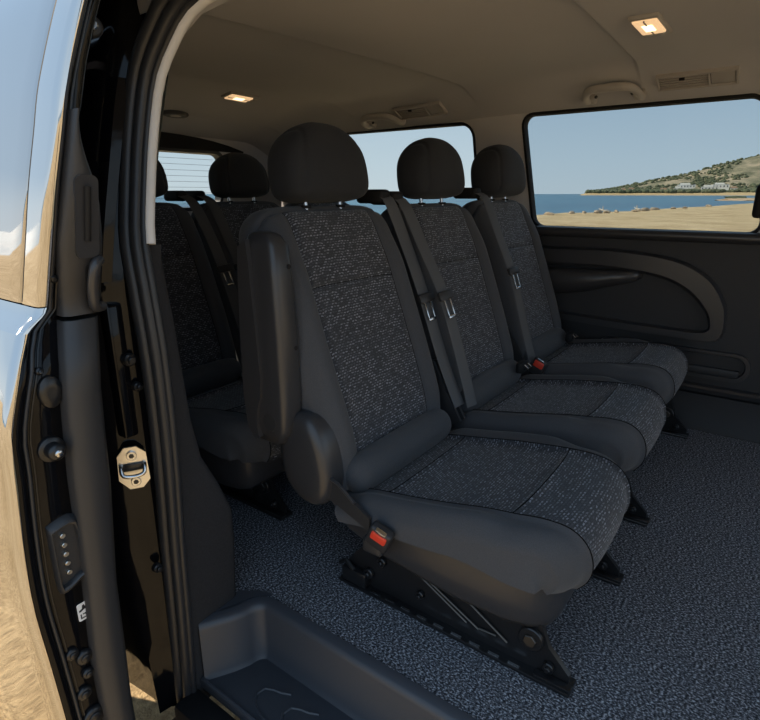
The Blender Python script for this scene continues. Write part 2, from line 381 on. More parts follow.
# near side: body skin behind the open door, rear pillar, seals --------------
def near_x(z): return interp([(-.25, .475), (0, .465), (.5, .462), (.78, .468), (.9, .492), (1.1, .540), (1.25, .585), (1.38, .63)], z)
mb = MB(); rings = []
for z in (-.20, -.12, 0, .25, .5, .78, .9, 1.05, 1.2, 1.30, 1.38):
    x = near_x(z)
    # section: outer skin -> rolled jamb edge -> jamb face -> flange by the seal -> inner side
    lowcut = max(0, -z)*.15
    rings.append([(x, YR, z), (x, 1.3, z), (x+lowcut, 1.02, z), (x+.004+lowcut, 1.0, z), (x+.014, .987, z), (x+.040, .982, z), (x+.055, .968, z), (x+.085, .960, z), (x+.11, .97, z), (x+.11, YR, z)])
nearw = struct(mb.loft(rings).build('wall_left', M_paint, smooth=50), 'glossy black body side and door jamb behind the opening')
mb = MB(); mb.loft([[(x0, y, z) for y, z in ((-.50, z0), (YF, z0), (YF, z1), (-.50, z1))] for x0, z0, z1 in ((.48, -.3, 1.36), (.56, -.3, 1.36))]).build('front_panel', M_paint, nearw)
mb = MB(); mb.loft([[(x, y, z) for x, z in ((.50, 1.29), (.60, 1.275), (.70, 1.30), (.66, 1.42), (.55, 1.40))] for y in (YF, 0, .6, 1.0, YR)]).build('roof_rail', M_paint, nearw)
mb = MB(); mb.box((.50, YF, -.34), (.568, .955, -.165), .012); mb.build('door_sill', M_black, nearw)
# jamb pressings
mb = MB(); mb.loft([[(near_x(z)+a_, y_, z) for a_, y_ in ((.010, .99), (.012, .972), (.016, .966), (.034, .964), (.038, .97), (.04, .99))] for z in lin(.80, 1.14, 9)]); mb.build('jamb_pressing', M_paint, nearw)
mb = MB(); mb.box((.486, .958, .50), (.516, .990, .76), .006, 2); mb.build('jamb_pressing', M_paint, nearw)
for (x, z, r) in ((.512, .655, .012), (.52, .60, .009), (.51, .20, .010)):
    mb = MB(); mb.disc((x, .958, z), (0, -1, 0), r, .012); mb.disc((x, .948, z), (0, -1, 0), r*.6, .008, 8); mb.build('jamb_bolt', M_blk, nearw)
mb = MB(); mb.disc((.520, .940, 1.200), (-.5, -1, 0), .015, .012); mb.build('door_buffer', M_rub, nearw)
mb = MB(); mb.disc((.515, .930, 1.200), (-.5, -1, 0), .008, .012); mb.build('buffer_stud', M_steel, nearw)
# rubber seal around the opening
SEAL = [(.545, .968, -.30), (.545, .957, -.133), (.545, .944, .063), (.545, .935, .237), (.545, .922, .40), (.545, .916, .517), (.545, .916, .659), (.545, .927, .784), (.549, .941, .871), (.569, .953, .962), (.588, .956, 1.053), (.606, .945, 1.145), (.618, .915, 1.20), (.628, .865, 1.25), (.634, .79, 1.272), (.638, .65, 1.280), (.638, .30, 1.283), (.638, -.5, 1.283)]
path = spline(SEAL, 90)
seal = empty('trim_1'); struct(seal, 'black double-lipped rubber seal around the door opening')
def off_path(a, b, c=0):
    """shift the seal path: a outwards from the cabin (-x), b away from the opening's middle, c inwards"""
    res = []
    for i, p in enumerate(path):
        d = (path[min(i+1, len(path)-1)]-path[max(i-1, 0)]).normalized()
        ax = Vector((-1, 0, 0)); away = d.cross(ax); away = away.normalized()
        if away.dot(Vector((0, 1, 1.0)) if p.y < .9 else Vector((0, 1, .3))) < 0: away = -away
        res.append(p+ax*a+away*b)
    return res
for nm, a, b, r in (('outer_lip', .010, .015, .0130), ('bulb_lip', .002, -.003, .0115), ('inner_lip', -.008, -.012, .0080)):
    MB().tube(off_path(a, b), r, 10).build(nm, M_rub, seal, 60)
# beige strip inside the seal, down to the dark trim
bp = [p for p in off_path(-.016, -.016) if p.z > .845]
MB().tube(bp, .0100, 10).build('trim_2', M_beige, smooth=60); struct(bpy.data.objects['trim_2'], 'light beige edge trim of the door pillar')
# broad beige headliner edge above the opening
mb = MB(); rings = []
for y in (YF, 0, .5, .75, .90, .99, 1.04):
    d = .0 if y < .8 else -.10*((y-.8)/.24)**2
    rings.append([(.640, y, 1.262+d), (.70, y, 1.268+d*.9), (.745, y, 1.300+d*.6), (.76, y, 1.345), (.66, y, 1.345)])
struct(mb.loft(rings).build('trim_3', M_liner, smooth=60), 'cloth headliner edge above the sliding door opening')
# dark felt quarter trim behind the opening, inside
mb = MB(); rings = []
sec = [(0, .705), (.06, .708), (.16, .715), (.24, .715), (.32, .685), (.40, .648), (.50, .632), (.62, .624), (.72, .618), (.80, .610), (.86, .600)]
poly = [(.562, -.22), (.61, -.22), (.615, -.02)]+[(x, z) for z, x in sec]+[(.56, .86)]
for y, k in ((.945, .0), (.95, .012), (.965, .02), (1.2, .02), (1.9, .02)):
    rings.append([(x+(k-.02 if x > .6 else 0), y, z) for x, z in poly])
struct(mb.loft(rings).build('trim_4', M_felt, smooth=50), 'dark felt-covered quarter trim beside the rear seats')
mb = MB(); mb.loft([[(x, y, z) for x, z in ((.57, .85), (.60, .85), (.625, 1.05), (.70, 1.28), (.66, 1.3), (.59, 1.05))] for y in (1.03, 1.25, 1.7, YR-.1)])
mb.build('upper_quarter_trim', M_liner, nearw)

# entry step ------------------------------------------------------------------
st = tag(empty('entry_step', (.66, .4, -.145)), 'black moulded plastic entry step with a ribbed tread, below the carpet edge', 'step')
def stp(mb, nm, m, sm=40):
    o = mb.build(nm, m, st, sm); o.location = (-.66, -.4, .145); return o
ZT = -.145
mb = MB(); mb.box((.572, STEP_Y0, ZT-.03), (.745, .955, ZT), .006); stp(mb, 'tread', M_step)
# rounded inner corner + rear riser
arc = []
for k in range(9):
    a = math.radians(0+90*k/8); arc.append((.672+.042*math.cos(a), .858+.030*math.sin(a)))
pathc = [(.714, STEP_Y0), (.714, 0), (.714, .4), (.714, .80)]+arc+[(.64, .902), (.585, .935), (.580, .938)]
rings = []
for i, (x, y) in enumerate(pathc):
    a = Vector(pathc[max(i-1, 0)]); b = Vector(pathc[min(i+1, len(pathc)-1)]); t = (b-a).normalized(); nx_ = Vector((t.y, -t.x))
    if nx_.dot(Vector((1, 1))) < 0: nx_ = -nx_
    P = lambda d, z: (x+nx_.x*d, y+nx_.y*d, z)
    rings.append([P(-.012, ZT-.004), P(-.002, ZT+.012), P(0, -.012), P(.003, -.002), P(.010, .004), P(.030, .006), P(.036, -.004), P(.036, ZT)])
mb = MB(); mb.loft(rings); stp(mb, 'riser', M_step, 50)
mb = MB(); mb.prism([(.585, .962), (.66, .935), (.715, .912), (.752, .880), (.75, .90), (.715, .955), (.64, .975), (.60, .985)], lambda x, y: (x, y, .0055), lambda x, y: (x, y, -.03)); stp(mb, 'rear_ledge', M_step)
# raised ribs on the tread
for i in range(4):
    y = .80-.085*i
    L = spline([(.583, y-.18, ZT+.001), (.590, y-.05, ZT+.001), (.612, y, ZT+.001), (.645, y, ZT+.001), (.66, y-.045, ZT+.001), (.668, y-.06, ZT+.001)], 14)
    mb = MB(); mb.tube(L, .0032, 6); stp(mb, 'tread_rib', M_step)
L = [(.575, .93, ZT+.001), (.575, STEP_Y0+.02, ZT+.001)]
mb = MB(); mb.tube(L, .005, 8); stp(mb, 'tread_edge', M_step)

# ================================================================== SEATS
class Prof:
    """a profile curve in (y, z) run through by arc length, with the core point the sides turn in to"""
    def __init__(s, pts, n=200): s.p = spline(pts, n)
    def at(s, v):
        f = min(max(v, 0), 1)*(len(s.p)-1); i = min(int(f), len(s.p)-2); return s.p[i].lerp(s.p[i+1], f-i)
    def nrm(s, v):
        a = s.at(v-.01); b = s.at(v+.01); t = (b-a); t.normalize(); return Vector((t.y, -t.x))
    def find(s, test):
        for i, q in enumerate(s.p):
            if test(q): return i/(len(s.p)-1)
        return 1
A1, A2 = .66, .84
def pad_fn(prof, width, core, bolster, r=.035, side=1.0, dip=.006, drop=None, plan=None, bq=.80, bs=.16):
    sgn = None
    def fn(u, v):
        P = prof.at(v); W = width(v); C = core(P); a = abs(u); inw = (C-P); dist = inw.length; inw = inw/max(dist, 1e-6)
        if a <= A1: x = (W-r)*a/A1; d = 0
        elif a <= A2:
            th = (a-A1)/(A2-A1)*PI/2; x = W-r+r*math.sin(th); d = min(r, dist)*(1-math.cos(th))
        else:
            k = (a-A2)/(1-A2); x = W; d = min(r, dist)+(max(dist*side-r, 0))*k
        q = x/W
        bl = bolster(v)*math.exp(-((q-bq)/bs)**2) - dip*(1-q*q if q < 1 else 0)
        Q = P+inw*(d-bl)
        z = Q.y-(drop(v, q) if drop else 0)
        return Vector((math.copysign(x, u) if u else 0, Q.x+(plan(v)*q**3*max(0, 1-1.05*d/max(dist, 1e-6)) if plan else 0), z))
    return fn
def panel(name, fn, us, vsr, m, parent, off, seams='lrbt', groove=.0085, gw=.0075, extra=(), flip=False, thick=0):
    """one sewn panel of cloth on the pad surface; grooves run along its seams"""
    nu, nv = len(us), len(vsr)
    P = [[fn(u, v) for u in us] for v in vsr]
    def ln(seq):
        L = [0]
        for a, b in zip(seq, seq[1:]): L.append(L[-1]+(b-a).length)
        return L
    LU = [ln(P[j]) for j in range(nv)]; LV = [ln([P[j][i] for j in range(nv)]) for i in range(nu)]
    verts, uvs = [], []
    for j in range(nv):
        for i in range(nu):
            e = 1e-3
            u, v = us[i], vsr[j]
            du = fn(u+e, v)-fn(u-e, v); dv = fn(u, v+e)-fn(u, v-e); n = du.cross(dv)
            n = n.normalized() if n.length > 1e-12 else Vector((0, 0, 0))
            if flip: n = -n
            d = 9
            if 'l' in seams: d = min(d, LU[j][i])
            if 'r' in seams: d = min(d, LU[j][-1]-LU[j][i])
            if 'b' in seams: d = min(d, LV[i][j])
            if 't' in seams: d = min(d, LV[i][-1]-LV[i][j])
            g = math.exp(-(d/gw)**1.3)
            for (kind, val) in extra:
                dd = abs(LU[j][i]-interp(list(zip(us, LU[j])), val)) if kind == 'u' else abs(LV[i][j]-interp(list(zip(vsr, LV[i])), val))
                g = max(g, .45*math.exp(-(dd/(gw*.5))**2))
            q = P[j][i]-n*(groove*g)
            verts.append(q+Vector(off)); uvs.append((P[j][i].x+.5, LV[i][j]+vsr[0]))
    faces = [(j*nu+i, j*nu+i+1, (j+1)*nu+i+1, (j+1)*nu+i) for j in range(nv-1) for i in range(nu-1)]
    if flip: faces = [f[::-1] for f in faces]
    panel.last = verts, nu, nv
    me = bpy.data.meshes.new(name); me.from_pydata([tuple(v) for v in verts], [], faces); me.update()
    ul = me.uv_layers.new(name='cloth')
    for l in me.loops: ul.data[l.index].uv = uvs[l.vertex_index]
    o = link(name, me, m, parent, 60)
    return o
def seam(parent, where):
    """dark sewn thread lying in the groove along one edge of the panel just made"""
    V, nu, nv = panel.last
    pts = {'l': [V[j*nu] for j in range(nv)], 'r': [V[j*nu+nu-1] for j in range(nv)], 'b': V[:nu], 't': V[-nu:]}[where]
    MB().tube(pts, .0013, 5).build('seam', M_groove_shade, parent, 60)
M_groove_shade = mat('groove_shade', (.006, .006, .007), .9, spec=.1)  # near-black colour standing in for the shade down in the seam grooves
def dense(a, b, n):      # samples crowded towards both ends so the seam grooves are round
    return [a+(b-a)*(.5-.5*math.cos(PI*i/(n-1)))*.75+(b-a)*i/(n-1)*.25 for i in range(n)]

def headrest_mesh(name, parent, c, s=(1, 1, 1), tilt=.16):
    bm = bmesh.new(); bmesh.ops.create_cube(bm, size=2); bmesh.ops.subdivide_edges(bm, edges=list(bm.edges), cuts=21, use_grid_fill=True)
    for v in bm.verts:
        p = v.co.copy(); ez = 3.1 if p.z > 0 else 5.5; n = ((abs(p.x)**ez+abs(p.z)**ez)**(3.2/ez)+abs(p.y)**3.2)**(1/3.2); p /= n
        x, y, z = p
        wid = 1.0-.25*max(z+.25, 0)**2.0+.03*max(-z, 0)       # narrower towards the crown
        x *= wid
        y *= 1-.26*max(z, 0)**2
        if y < 0: y *= .92
        q = Vector((x*.147*s[0], y*.078*s[1], z*(.098 if z > 0 else .093)*s[2]))
        # seams: two upright ones at the sides of the face panel, carried over the crown
        d = abs(abs(p.x)-.80)*.147
        g = .006*math.exp(-(d/.005)**2) if p.y < .5 and p.z > -.85 else 0
        q -= q.normalized()*g
        v.co = q
    R = Matrix.Rotation(-tilt, 4, 'X'); bmesh.ops.transform(bm, matrix=Matrix.Translation(c) @ R, verts=bm.verts)
    me = bpy.data.meshes.new(name); bm.to_mesh(me); bm.free()
    return link(name, me, M_head, parent, 80)

def build_seat(parent, cx, W=.262, dy=0, dz=0, cy=0, cz=0, hx=0, hz=0, hs=1):
    """cushion, backrest, headrest of one place, its parts children of parent (parent stands at world x cx of the first place)"""
    k = W/.258; boff = (cx, dy, dz); off = (cx, dy+cy, dz+cz)
    # ---- cushion
    cp = Prof([(.765, .262), (.70, .272), (.60, .288), (.46, .314), (.34, .335), (.275, .341), (.228, .334), (.199, .308), (.188, .268), (.194, .232), (.212, .204)])
    cw = lambda v: W*(1-.05*sstep(.35, .60, v)-.16*sstep(.55, 1.0, v)+.012*math.sin(v*PI))
    core = lambda P: Vector((min(max(P.x, .275), .74), interp([(.275, .218), (.45, .232), (.74, .212)], P.x)))
    fn = pad_fn(cp, cw, core, lambda v: .022*sstep(.02, .15, v)*(1-sstep(.5, .66, v)), r=.045, side=.95, dip=.005, plan=lambda v: .040*sstep(.50, .74, v), bq=.88, bs=.13)
    ub = .745*A1/(1-.045/W)*.98      # seam between cloth face and bolster
    ub = min(ub, .62)
    v1 = cp.find(lambda q: q.x < .650); v2 = cp.find(lambda q: q.x < .345)
    for nm, a, b, nn in (('cushion_rear_panel', 0, v1, 10), ('cushion_face', v1, v2, 26), ('cushion_front_panel', v2, 1, 34)):
        o = panel(nm, fn, dense(-ub, ub, 26), dense(a, b, nn), M_fab, parent, off)
        for q in ('lrt' if b < 1 else 'lr'): seam(o, q)
    panel('cushion_bolster', fn, dense(-1, -ub, 22), dense(0, 1, 52), M_plain, parent, off, seams='r', extra=(('u', -.80),))
    panel('cushion_bolster', fn, dense(ub, 1, 22), dense(0, 1, 52), M_plain, parent, off, seams='l', extra=(('u', .80),))
    # cushion pan below the pad
    mb = MB(); rings = []
    for y, x_, zt, zb in ((.80, .225, .26, .215), (.74, .24, .25, .17), (.62, .246, .245, .140), (.45, .243, .245, .118), (.34, .232, .235, .110), (.29, .216, .228, .108), (.262, .198, .224, .112), (.246, .172, .22, .128), (.240, .14, .215, .15)):
        x_ *= k
        rings.append([(cx+q*x_*.97, y+dy+cy, z+dz+cz*.8) for q, z in ((-1.0, zt), (-1.01, zt*.5+zb*.5), (-.985, zb+.02), (-.94, zb+.004), (-.88, zb), (.88, zb), (.94, zb+.004), (.985, zb+.02), (1.01, zt*.5+zb*.5), (1.0, zt))])
    mb.loft(rings).build('seat_pan', M_soft, parent, 50)
    # ---- backrest
    bp_ = Prof([(.742, .275), (.752, .33), (.775, .41), (.815, .525), (.860, .65), (.902, .77), (.932, .85), (.950, .892), (.975, .918), (1.01, .926), (1.045, .915), (1.066, .88), (1.052, .80), (1.003, .66), (.952, .50), (.912, .37), (.89, .29)])
    vt = bp_.find(lambda q: q.y > .915)
    bw = lambda v: W*(.945+.02*sstep(0, .2, v)-.025*sstep(.25, .50, v if v < .5 else 1-v))
    bcore = lambda P: Vector((interp([(.28, .825), (.86, 1.003), (.95, 1.0)], P.y), min(P.y, .868)))
    bdrop = lambda v, q: .030*(q**5)*sstep(.22, vt, v if v < vt else 2*vt-v+.1)
    fb = pad_fn(bp_, bw, bcore, lambda v: .024*sstep(0, .1, v)*(1-sstep(vt-.12, vt, v)), r=.042, side=1, dip=.006, drop=bdrop)
    vb = .66*A1/(1-.042/W/.95)*.98; vb = min(vb, .57)
    va = bp_.find(lambda q: q.y > .335); vm = bp_.find(lambda q: q.y > .735)
    vtop = bp_.find(lambda q: q.y > .918)
    o = panel('backrest_face', fb, dense(-vb, vb, 26), dense(va, vm, 34), M_fab, parent, boff)
    for q in 'lrt': seam(o, q)
    o = panel('backrest_upper_face', fb, dense(-vb, vb, 26), dense(vm, vtop, 22), M_fab, parent, boff)
    for q in 'lrt': seam(o, q)
    panel('backrest_bolster', fb, dense(-1, -vb, 24), dense(0, vtop, 52), M_plain, parent, boff, seams='rt', extra=(('u', -.78),))
    panel('backrest_bolster', fb, dense(vb, 1, 24), dense(0, vtop, 52), M_plain, parent, boff, seams='lt', extra=(('u', .78),))
    panel('backrest_foot', fb, dense(-vb, vb, 14), dense(0, va, 6), M_plain, parent, boff, seams='')
    panel('backrest_shell', fb, dense(-1, 1, 50), dense(vtop, 1, 40), M_plain, parent, boff, seams='b')
    # ---- padded roll between cushion and backrest
    rings = []
    for x_ in [math.sin(q*PI/2) for q in lin(-1, 1, 31)]:
        e = max(0, 1-abs(x_)**14)**.5; e = max(e, .05)
        rings.append([(cx+x_*.218*k, .740+dy+cy*.5+.046*e*math.cos(t), .305+dz+cz+.050*e*math.sin(t)) for t in [2*PI*j/20 for j in range(20)]])
    MB().loft(rings).build('lumbar_roll', M_plain, parent, 60)
    # ---- headrest
    h = headrest_mesh('headrest', parent, (cx+.004+hx, 1.006+dy, 1.022+dz+hz), (k**.5*hs, hs, hs))
    for sx in (-.066, .066):
        p = MB().tube([(cx+sx, .992+dy, .905+dz), (cx+sx, .998+dy, .96+dz)], .0058, 10).build('headrest_post', M_steel, h)
        MB().disc((cx+sx, .992+dy, .916+dz), (0, 0, 1), .013, .007, 14).build('post_sleeve', M_black, h)
    return h

def side_frame(parent, x, s, dy=0):
    """black pressed-steel seat foot with rail, ribs and bolts"""
    fr = MB(); poly = [(.775, .004), (.205, .004), (.205, .03), (.25, .075), (.275, .14), (.33, .165), (.62, .165), (.70, .14), (.745, .09), (.775, .05)]
    fr.prism(poly, lambda y, z: (x-.006, y+dy, z), lambda y, z: (x+.006, y+dy, z))
    f = fr.build('side_frame', M_blk, parent)
    MB().box((x-.030, .195+dy, .001), (x+.020, .785+dy, .010), .003).build('foot_rail', M_blk, f)
    MB().box((x-.026, .195+dy, .010), (x-.008, .27+dy, .016), .002).build('rail_end', M_blk, f)
    xs = x-.008*s
    for a, b in (((.60, .135), (.43, .045)), ((.585, .135), (.40, .042)), ((.47, .125), (.335, .045)), ((.40, .045), (.36, .048))):
        MB().tube([(xs-.003*s, a[0]+dy, a[1]), (xs-.003*s, b[0]+dy, b[1])], .0028, 6).build('stiffening_rib', M_wire, f)
    for y, z, r in ((.285, .085, .026), (.70, .05, .014), (.245, .035, .012), (.55, .06, .010), (.66, .10, .012)):
        q = MB(); q.disc((xs, y+dy, z), (-s, 0, 0), r, .010, 20); b = q.build('bolt', M_blk, f)
        q = MB(); q.disc((xs-.008*s, y+dy, z), (-s, 0, 0), r*.55, .008, 6); q.build('bolt_head', M_wire if r > .02 else M_blk, b)
    q = MB(); q.box((x-.028, .70+dy, .010), (x-.006, .775+dy, .05), .005); q.build('rail_latch', M_blk, f)
    q = MB(); q.tube([(x-.02, .74+dy, .045), (x-.02, .765+dy, .065), (x-.02, .785+dy, .05)], .006, 8); q.build('release_lever', M_blk, f)
    for i in range(9):
        q = MB(); q.box((x-.027, .66-.045*i+dy, .010), (x-.022, .685-.045*i+dy, .013)); q.build('rail_tooth', M_steel, f)
    return f
def seat_base(parent, xs, dy=0):
    for x in xs: side_frame(parent, x, 1, dy)
    a, b = xs[0], xs[-1]
    for y in (.30, .66): MB().tube([(a, y+dy, .10), (b, y+dy, .10)], .014, 10).build('cross_tube', M_blk, parent)

def place(o, x, y=0, z=0): o.location = (x, y, z)
def buckle(parent, p, q, twist=0):
    """receiver on a short stalk from p to q (q = mouth)"""
    p, q = Vector(p), Vector(q); d = (q-p).normalized()
    R = d.to_track_quat('Z', 'X').to_matrix() @ Matrix.Rotation(twist, 3, 'Z')
    mb = MB(); mb.box((-.027, -.013, -.035), (.027, .013, .029), .007, 3)
    vs_ = [R @ Vector(v)+q for v in mb.v]; h = raw('belt_buckle', vs_, mb.f, M_plas, parent)
    mb = MB(); mb.box((-.019, -.006, -.004), (.019, .0165, .022), .004, 2); raw('release_button', [R @ Vector(v)+q for v in mb.v], mb.f, M_red, h)
    mb = MB(); mb.box((-.013, .004, .0225), (.013, .0150, .0300), .001); raw('slot_plate', [R @ Vector(v)+q for v in mb.v], mb.f, M_steel, h)
    return h

# ---- single seat by the door --------------------------------------------------
SX = 1.108
s1 = tag(empty('passenger_seat', (SX, .45, 0)), 'single dark cloth seat with folded-up armrest, beside the open sliding door', 'seat')
def shift(o, loc):
    """children were modelled in world metres: bring them into the frame of their thing"""
    for c in o.children: c.location = (c.location.x-loc[0], c.location.y-loc[1], c.location.z-loc[2])
build_seat(s1, SX)
seat_base(s1, (.922, 1.318))
# folded armrest on the door side
ar = MB(); rings = []
for z, y0, y1, xo, xi in ((.380, .900, .945, .815, .845), (.390, .872, .962, .802, .858), (.43, .850, .974, .795, .862), (.50, .846, .976, .793, .862), (.65, .850, .973, .795, .862), (.78, .858, .967, .798, .860), (.845, .866, .961, .802, .858), (.866, .878, .954, .808, .852), (.872, .890, .944, .815, .845)):
    r = .018; ring = []
    for cx_, cy_, a0 in ((xi-r, y1-r, 0), (xo+r, y1-r, 90), (xo+r, y0+r, 180), (xi-r, y0+r, 270)):
        rr = min(r, (xi-xo)/2.01, (y1-y0)/2.01)
        cx2 = min(max(cx_, xo+rr), xi-rr); cy2 = min(max(cy_, y0+rr), y1-rr)
        for q in range(5):
            a = math.radians(a0+90*q/4); ring.append((cx2+rr*math.cos(a), cy2+rr*math.sin(a), z))
    rings.append(ring)
arm = ar.loft(rings).build('armrest', M_soft, s1, 50)
# rear clamshell of the armrest: slightly proud plate with a curved seam
pl = [(.960, .840), (.932, .858), (.926, .80), (.918, .65), (.912, .55), (.917, .50), (.930, .47), (.935, .43), (.930, .40), (.945, .395), (.966, .42), (.974, .50), (.971, .65)]
mb = MB(); mb.prism(pl, lambda y, z: (.800, y, z), lambda y, z: (.7875, y, z)); mb.build('armrest_shell', M_soft, arm, 30)
mb = MB(); mb.disc((.799, .898, .445), (-1, 0, 0), .022, .005, 28); pv = mb.build('pivot_cap', M_plas, arm)
mb = MB(); mb.tube([(.7965, .898+.0225*math.cos(t), .445+.0225*math.sin(t)) for t in [2*PI*i/28 for i in range(28)]], .0012, 6, closed=True); mb.build('pivot_ring', M_soft, arm)
for z in (.62, .46, .80):
    mb = MB(); mb.disc((.842, {.62: .852, .46: .850, .80: .862}[z], z), (0, -1, 0), .0055, .004, 12); mb.build('screw', M_black, arm)
# recliner cover
mb = MB(); rings = []
cov = [(.905, .415), (.880, .452), (.845, .470), (.805, .462), (.775, .425), (.757, .370), (.750, .310), (.765, .262), (.800, .240), (.845, .245), (.885, .280), (.905, .340)]
cc = spline(cov+[cov[0]], 37)[:-1]; cen = Vector((.83, .355))
for s_, x in ((1.0, .880), (1.0, .850), (.97, .834), (.88, .824), (.70, .819), (.40, .817)):
    rings.append([(x, cen.x+(p.x-cen.x)*s_, cen.y+(p.y-cen.y)*s_) for p in cc])
mb.loft(rings).build('recliner_cover', M_soft, s1, 50)
# buckle stalk and buckle of the single seat
mb = MB(); L = [(.848, .80, .30), (.842, .74, .292), (.838, .68, .268), (.838, .640, .25)]
for i, p in enumerate(L): pass
rings = [[(x-.004, y, z-h), (x+.004, y, z-h), (x+.004, y, z+h), (x-.004, y, z+h)] for (x, y, z), h in zip(L, (.028, .026, .020, .016))]
stalk = mb.loft(rings).build('buckle_stalk', M_plas, s1)
mb = MB(); mb.tube([(.842, .79, .333), (.836, .73, .322), (.832, .68, .292)], .004, 8); mb.build('stalk_edge', M_soft, stalk)
buckle(s1, (.838, .632, .185), (.826, .604, .242), .55)
mb = MB(); mb.box((.822, .60, .185), (.846, .655, .225), .010, 3); mb.build('buckle_boot', M_plas, s1)
# inner hinge bracket on the far side of the seat and guide on its shoulder
mb = MB(); mb.prism([(.86, .45), (.80, .47), (.76, .40), (.70, .30), (.74, .27), (.82, .30)], lambda y, z: (1.362, y, z), lambda y, z: (1.372, y, z)); mb.build('hinge_bracket', M_plas, s1)
shift(s1, (SX, .45, 0))

# ---- two-seat bench beyond it ---------------------------------------------------
b2 = tag(empty('bench_seat', (1.915, .45, 0)), 'two-place dark cloth bench seat against the far wall under the large side window', 'seat')
build_seat(b2, 1.652, .256, cy=.018, cz=.018, hx=.012, hz=.006); build_seat(b2, 2.180, .254, dz=.008, cy=.035, cz=.028, hx=.016, hz=.006, hs=1.06)
seat_base(b2, (1.64, 2.40))
for x in (1.79, 2.32):
    mb = MB(); mb.box((x-.03, .674, .345), (x+.03, .70, .385), .008, 2); hk = mb.build('anchor_bezel', M_black, b2)
    for s_ in (-.014, .014):
        mb = MB(); mb.tube([(x+s_, .672, .36), (x+s_, .660, .368), (x+s_, .672, .376)], .004, 8); mb.build('anchor_hook', M_steel, hk)
buckle(b2, (1.918, .70, .27), (1.918, .672, .338))
mb = MB(); mb.prism([(.86, .45), (.80, .47), (.76, .40), (.70, .30), (.74, .27), (.82, .30)], lambda y, z: (1.388, y, z), lambda y, z: (1.398, y, z)); mb.build('hinge_bracket', M_plas, b2)
mb = MB(); mb.prism([(.86, .45), (.80, .47), (.76, .40), (.70, .30), (.74, .27), (.82, .30)], lambda y, z: (1.912, y, z), lambda y, z: (1.922, y, z)); mb.build('hinge_bracket', M_plas, b2)
shift(b2, (1.915, .45, 0))
# ---- rear bench -------------------------------------------------------------------
DY = .90
b3 = tag(empty('bench_seat', (1.60, .45+DY, 0)), 'three-place dark cloth bench seat in the rear row in front of the rear window', 'seat')
for x in (1.105, 1.60, 2.095): build_seat(b3, x, .243, DY, hs=.93)
seat_base(b3, (1.02, 2.17), DY)
shift(b3, (1.60, .45+DY, 0))

# ================================================================== SEAT BELTS
def ribbon(name, pts, wdir, wd, m, parent, n=40, t=.0016):
    P = spline(pts, n); W_ = Vector(wdir).normalized(); rings = []
    for i, p in enumerate(P):
        d = (P[min(i+1, n-1)]-P[max(i-1, 0)]).normalized(); a = (W_-d*W_.dot(d)).normalized(); b = d.cross(a)
        ring = []
        for q, th in ((-.5, .5), (-.42, 1), (-.2, .8), (0, 1), (.2, .8), (.42, 1), (.5, .5), (.42, -1), (0, -1), (-.42, -1)):
            ring.append(p+a*(wd*q)+b*(t*th))
        rings.append(ring)
    return MB().loft(rings).build(name, m, parent, 60)
def belt(label, pts, wdir, tpos, group, shoulder=True, wd=.044):
    root = tag(empty('seat_belt', pts[-1]), label, 'seat belt', group)
    L = Vector(pts[-1])
    loc = lambda p: Vector(p)-L
    ribbon('webbing', [loc(p) for p in pts], wdir, wd, M_belt, root)
    P = spline(pts, 60); i = int(tpos*59); p = P[i]; d = (P[i+1]-P[i-1]).normalized(); a = (Vector(wdir)-d*Vector(wdir).dot(d)).normalized(); b = a.cross(d)
    if b.y > 0: b = -b
    R = Matrix((a, b, -d)).transposed()
    def bx(nm, lo, hi, m, par, bev=.003):
        mb = MB(); mb.box(lo, hi, bev, 2); o = raw(nm, [R @ Vector(v)+loc(p) for v in mb.v], mb.f, m, par); return o
    tg = bx('latch_plate', (-.030, .001, -.012), (.030, .014, .016), M_plas, root, .005)
    for q in (-.012, .012):
        bx('tongue_arm', (q-.003, .006, -.062), (q+.003, .009, -.010), M_steel, tg, .001)
    bx('tongue_tip', (-.015, .006, -.066), (.015, .009, -.058), M_steel, tg, .001)
    if shoulder:
        mb = MB(); q = Vector(pts[0]); mb.box(loc(q+Vector((-.024, -.01, -.022))), loc(q+Vector((.024, .09, .018))), .012, 3); mb.build('shoulder_guide', M_black, root)
    return root
belt('dark webbing seat belt nearest the single seat, first of the two side by side', [(1.352, .975, .945), (1.352, .950, .920), (1.372, .905, .80), (1.378, .845, .655), (1.380, .775, .47), (1.382, .715, .34)], (1, -.25, 0), .50, 'belts between the single seat and the bench')
belt('dark webbing seat belt on the near bench bolster, second of the two side by side', [(1.402, .962, .940), (1.402, .930, .912), (1.412, .875, .80), (1.418, .800, .655), (1.420, .735, .47), (1.415, .690, .335)], (1, -.25, 0), .50, 'belts between the single seat and the bench')
belt('dark webbing seat belt hanging between the two bench places', [(1.925, .965, .955), (1.925, .925, .930), (1.928, .865, .80), (1.932, .800, .655), (1.928, .740, .47), (1.925, .700, .35)], (1, -.25, 0), .50, 'belts of the bench')
belt('dark webbing seat belt on the rear bench, beside its place by the open door', [(1.335, 1.93, .945), (1.335, 1.86, .915), (1.345, 1.79, .80), (1.35, 1.72, .655), (1.36, 1.65, .45), (1.36, 1.60, .33)], (1, -.25, 0), .5, 'belts of the rear bench')
belt('dark webbing seat belt on the rear bench, beside its middle place', [(1.420, 1.93, .945), (1.420, 1.86, .915), (1.425, 1.79, .80), (1.43, 1.72, .655), (1.43, 1.65, .45), (1.43, 1.60, .33)], (1, -.25, 0), .5, 'belts of the rear bench')

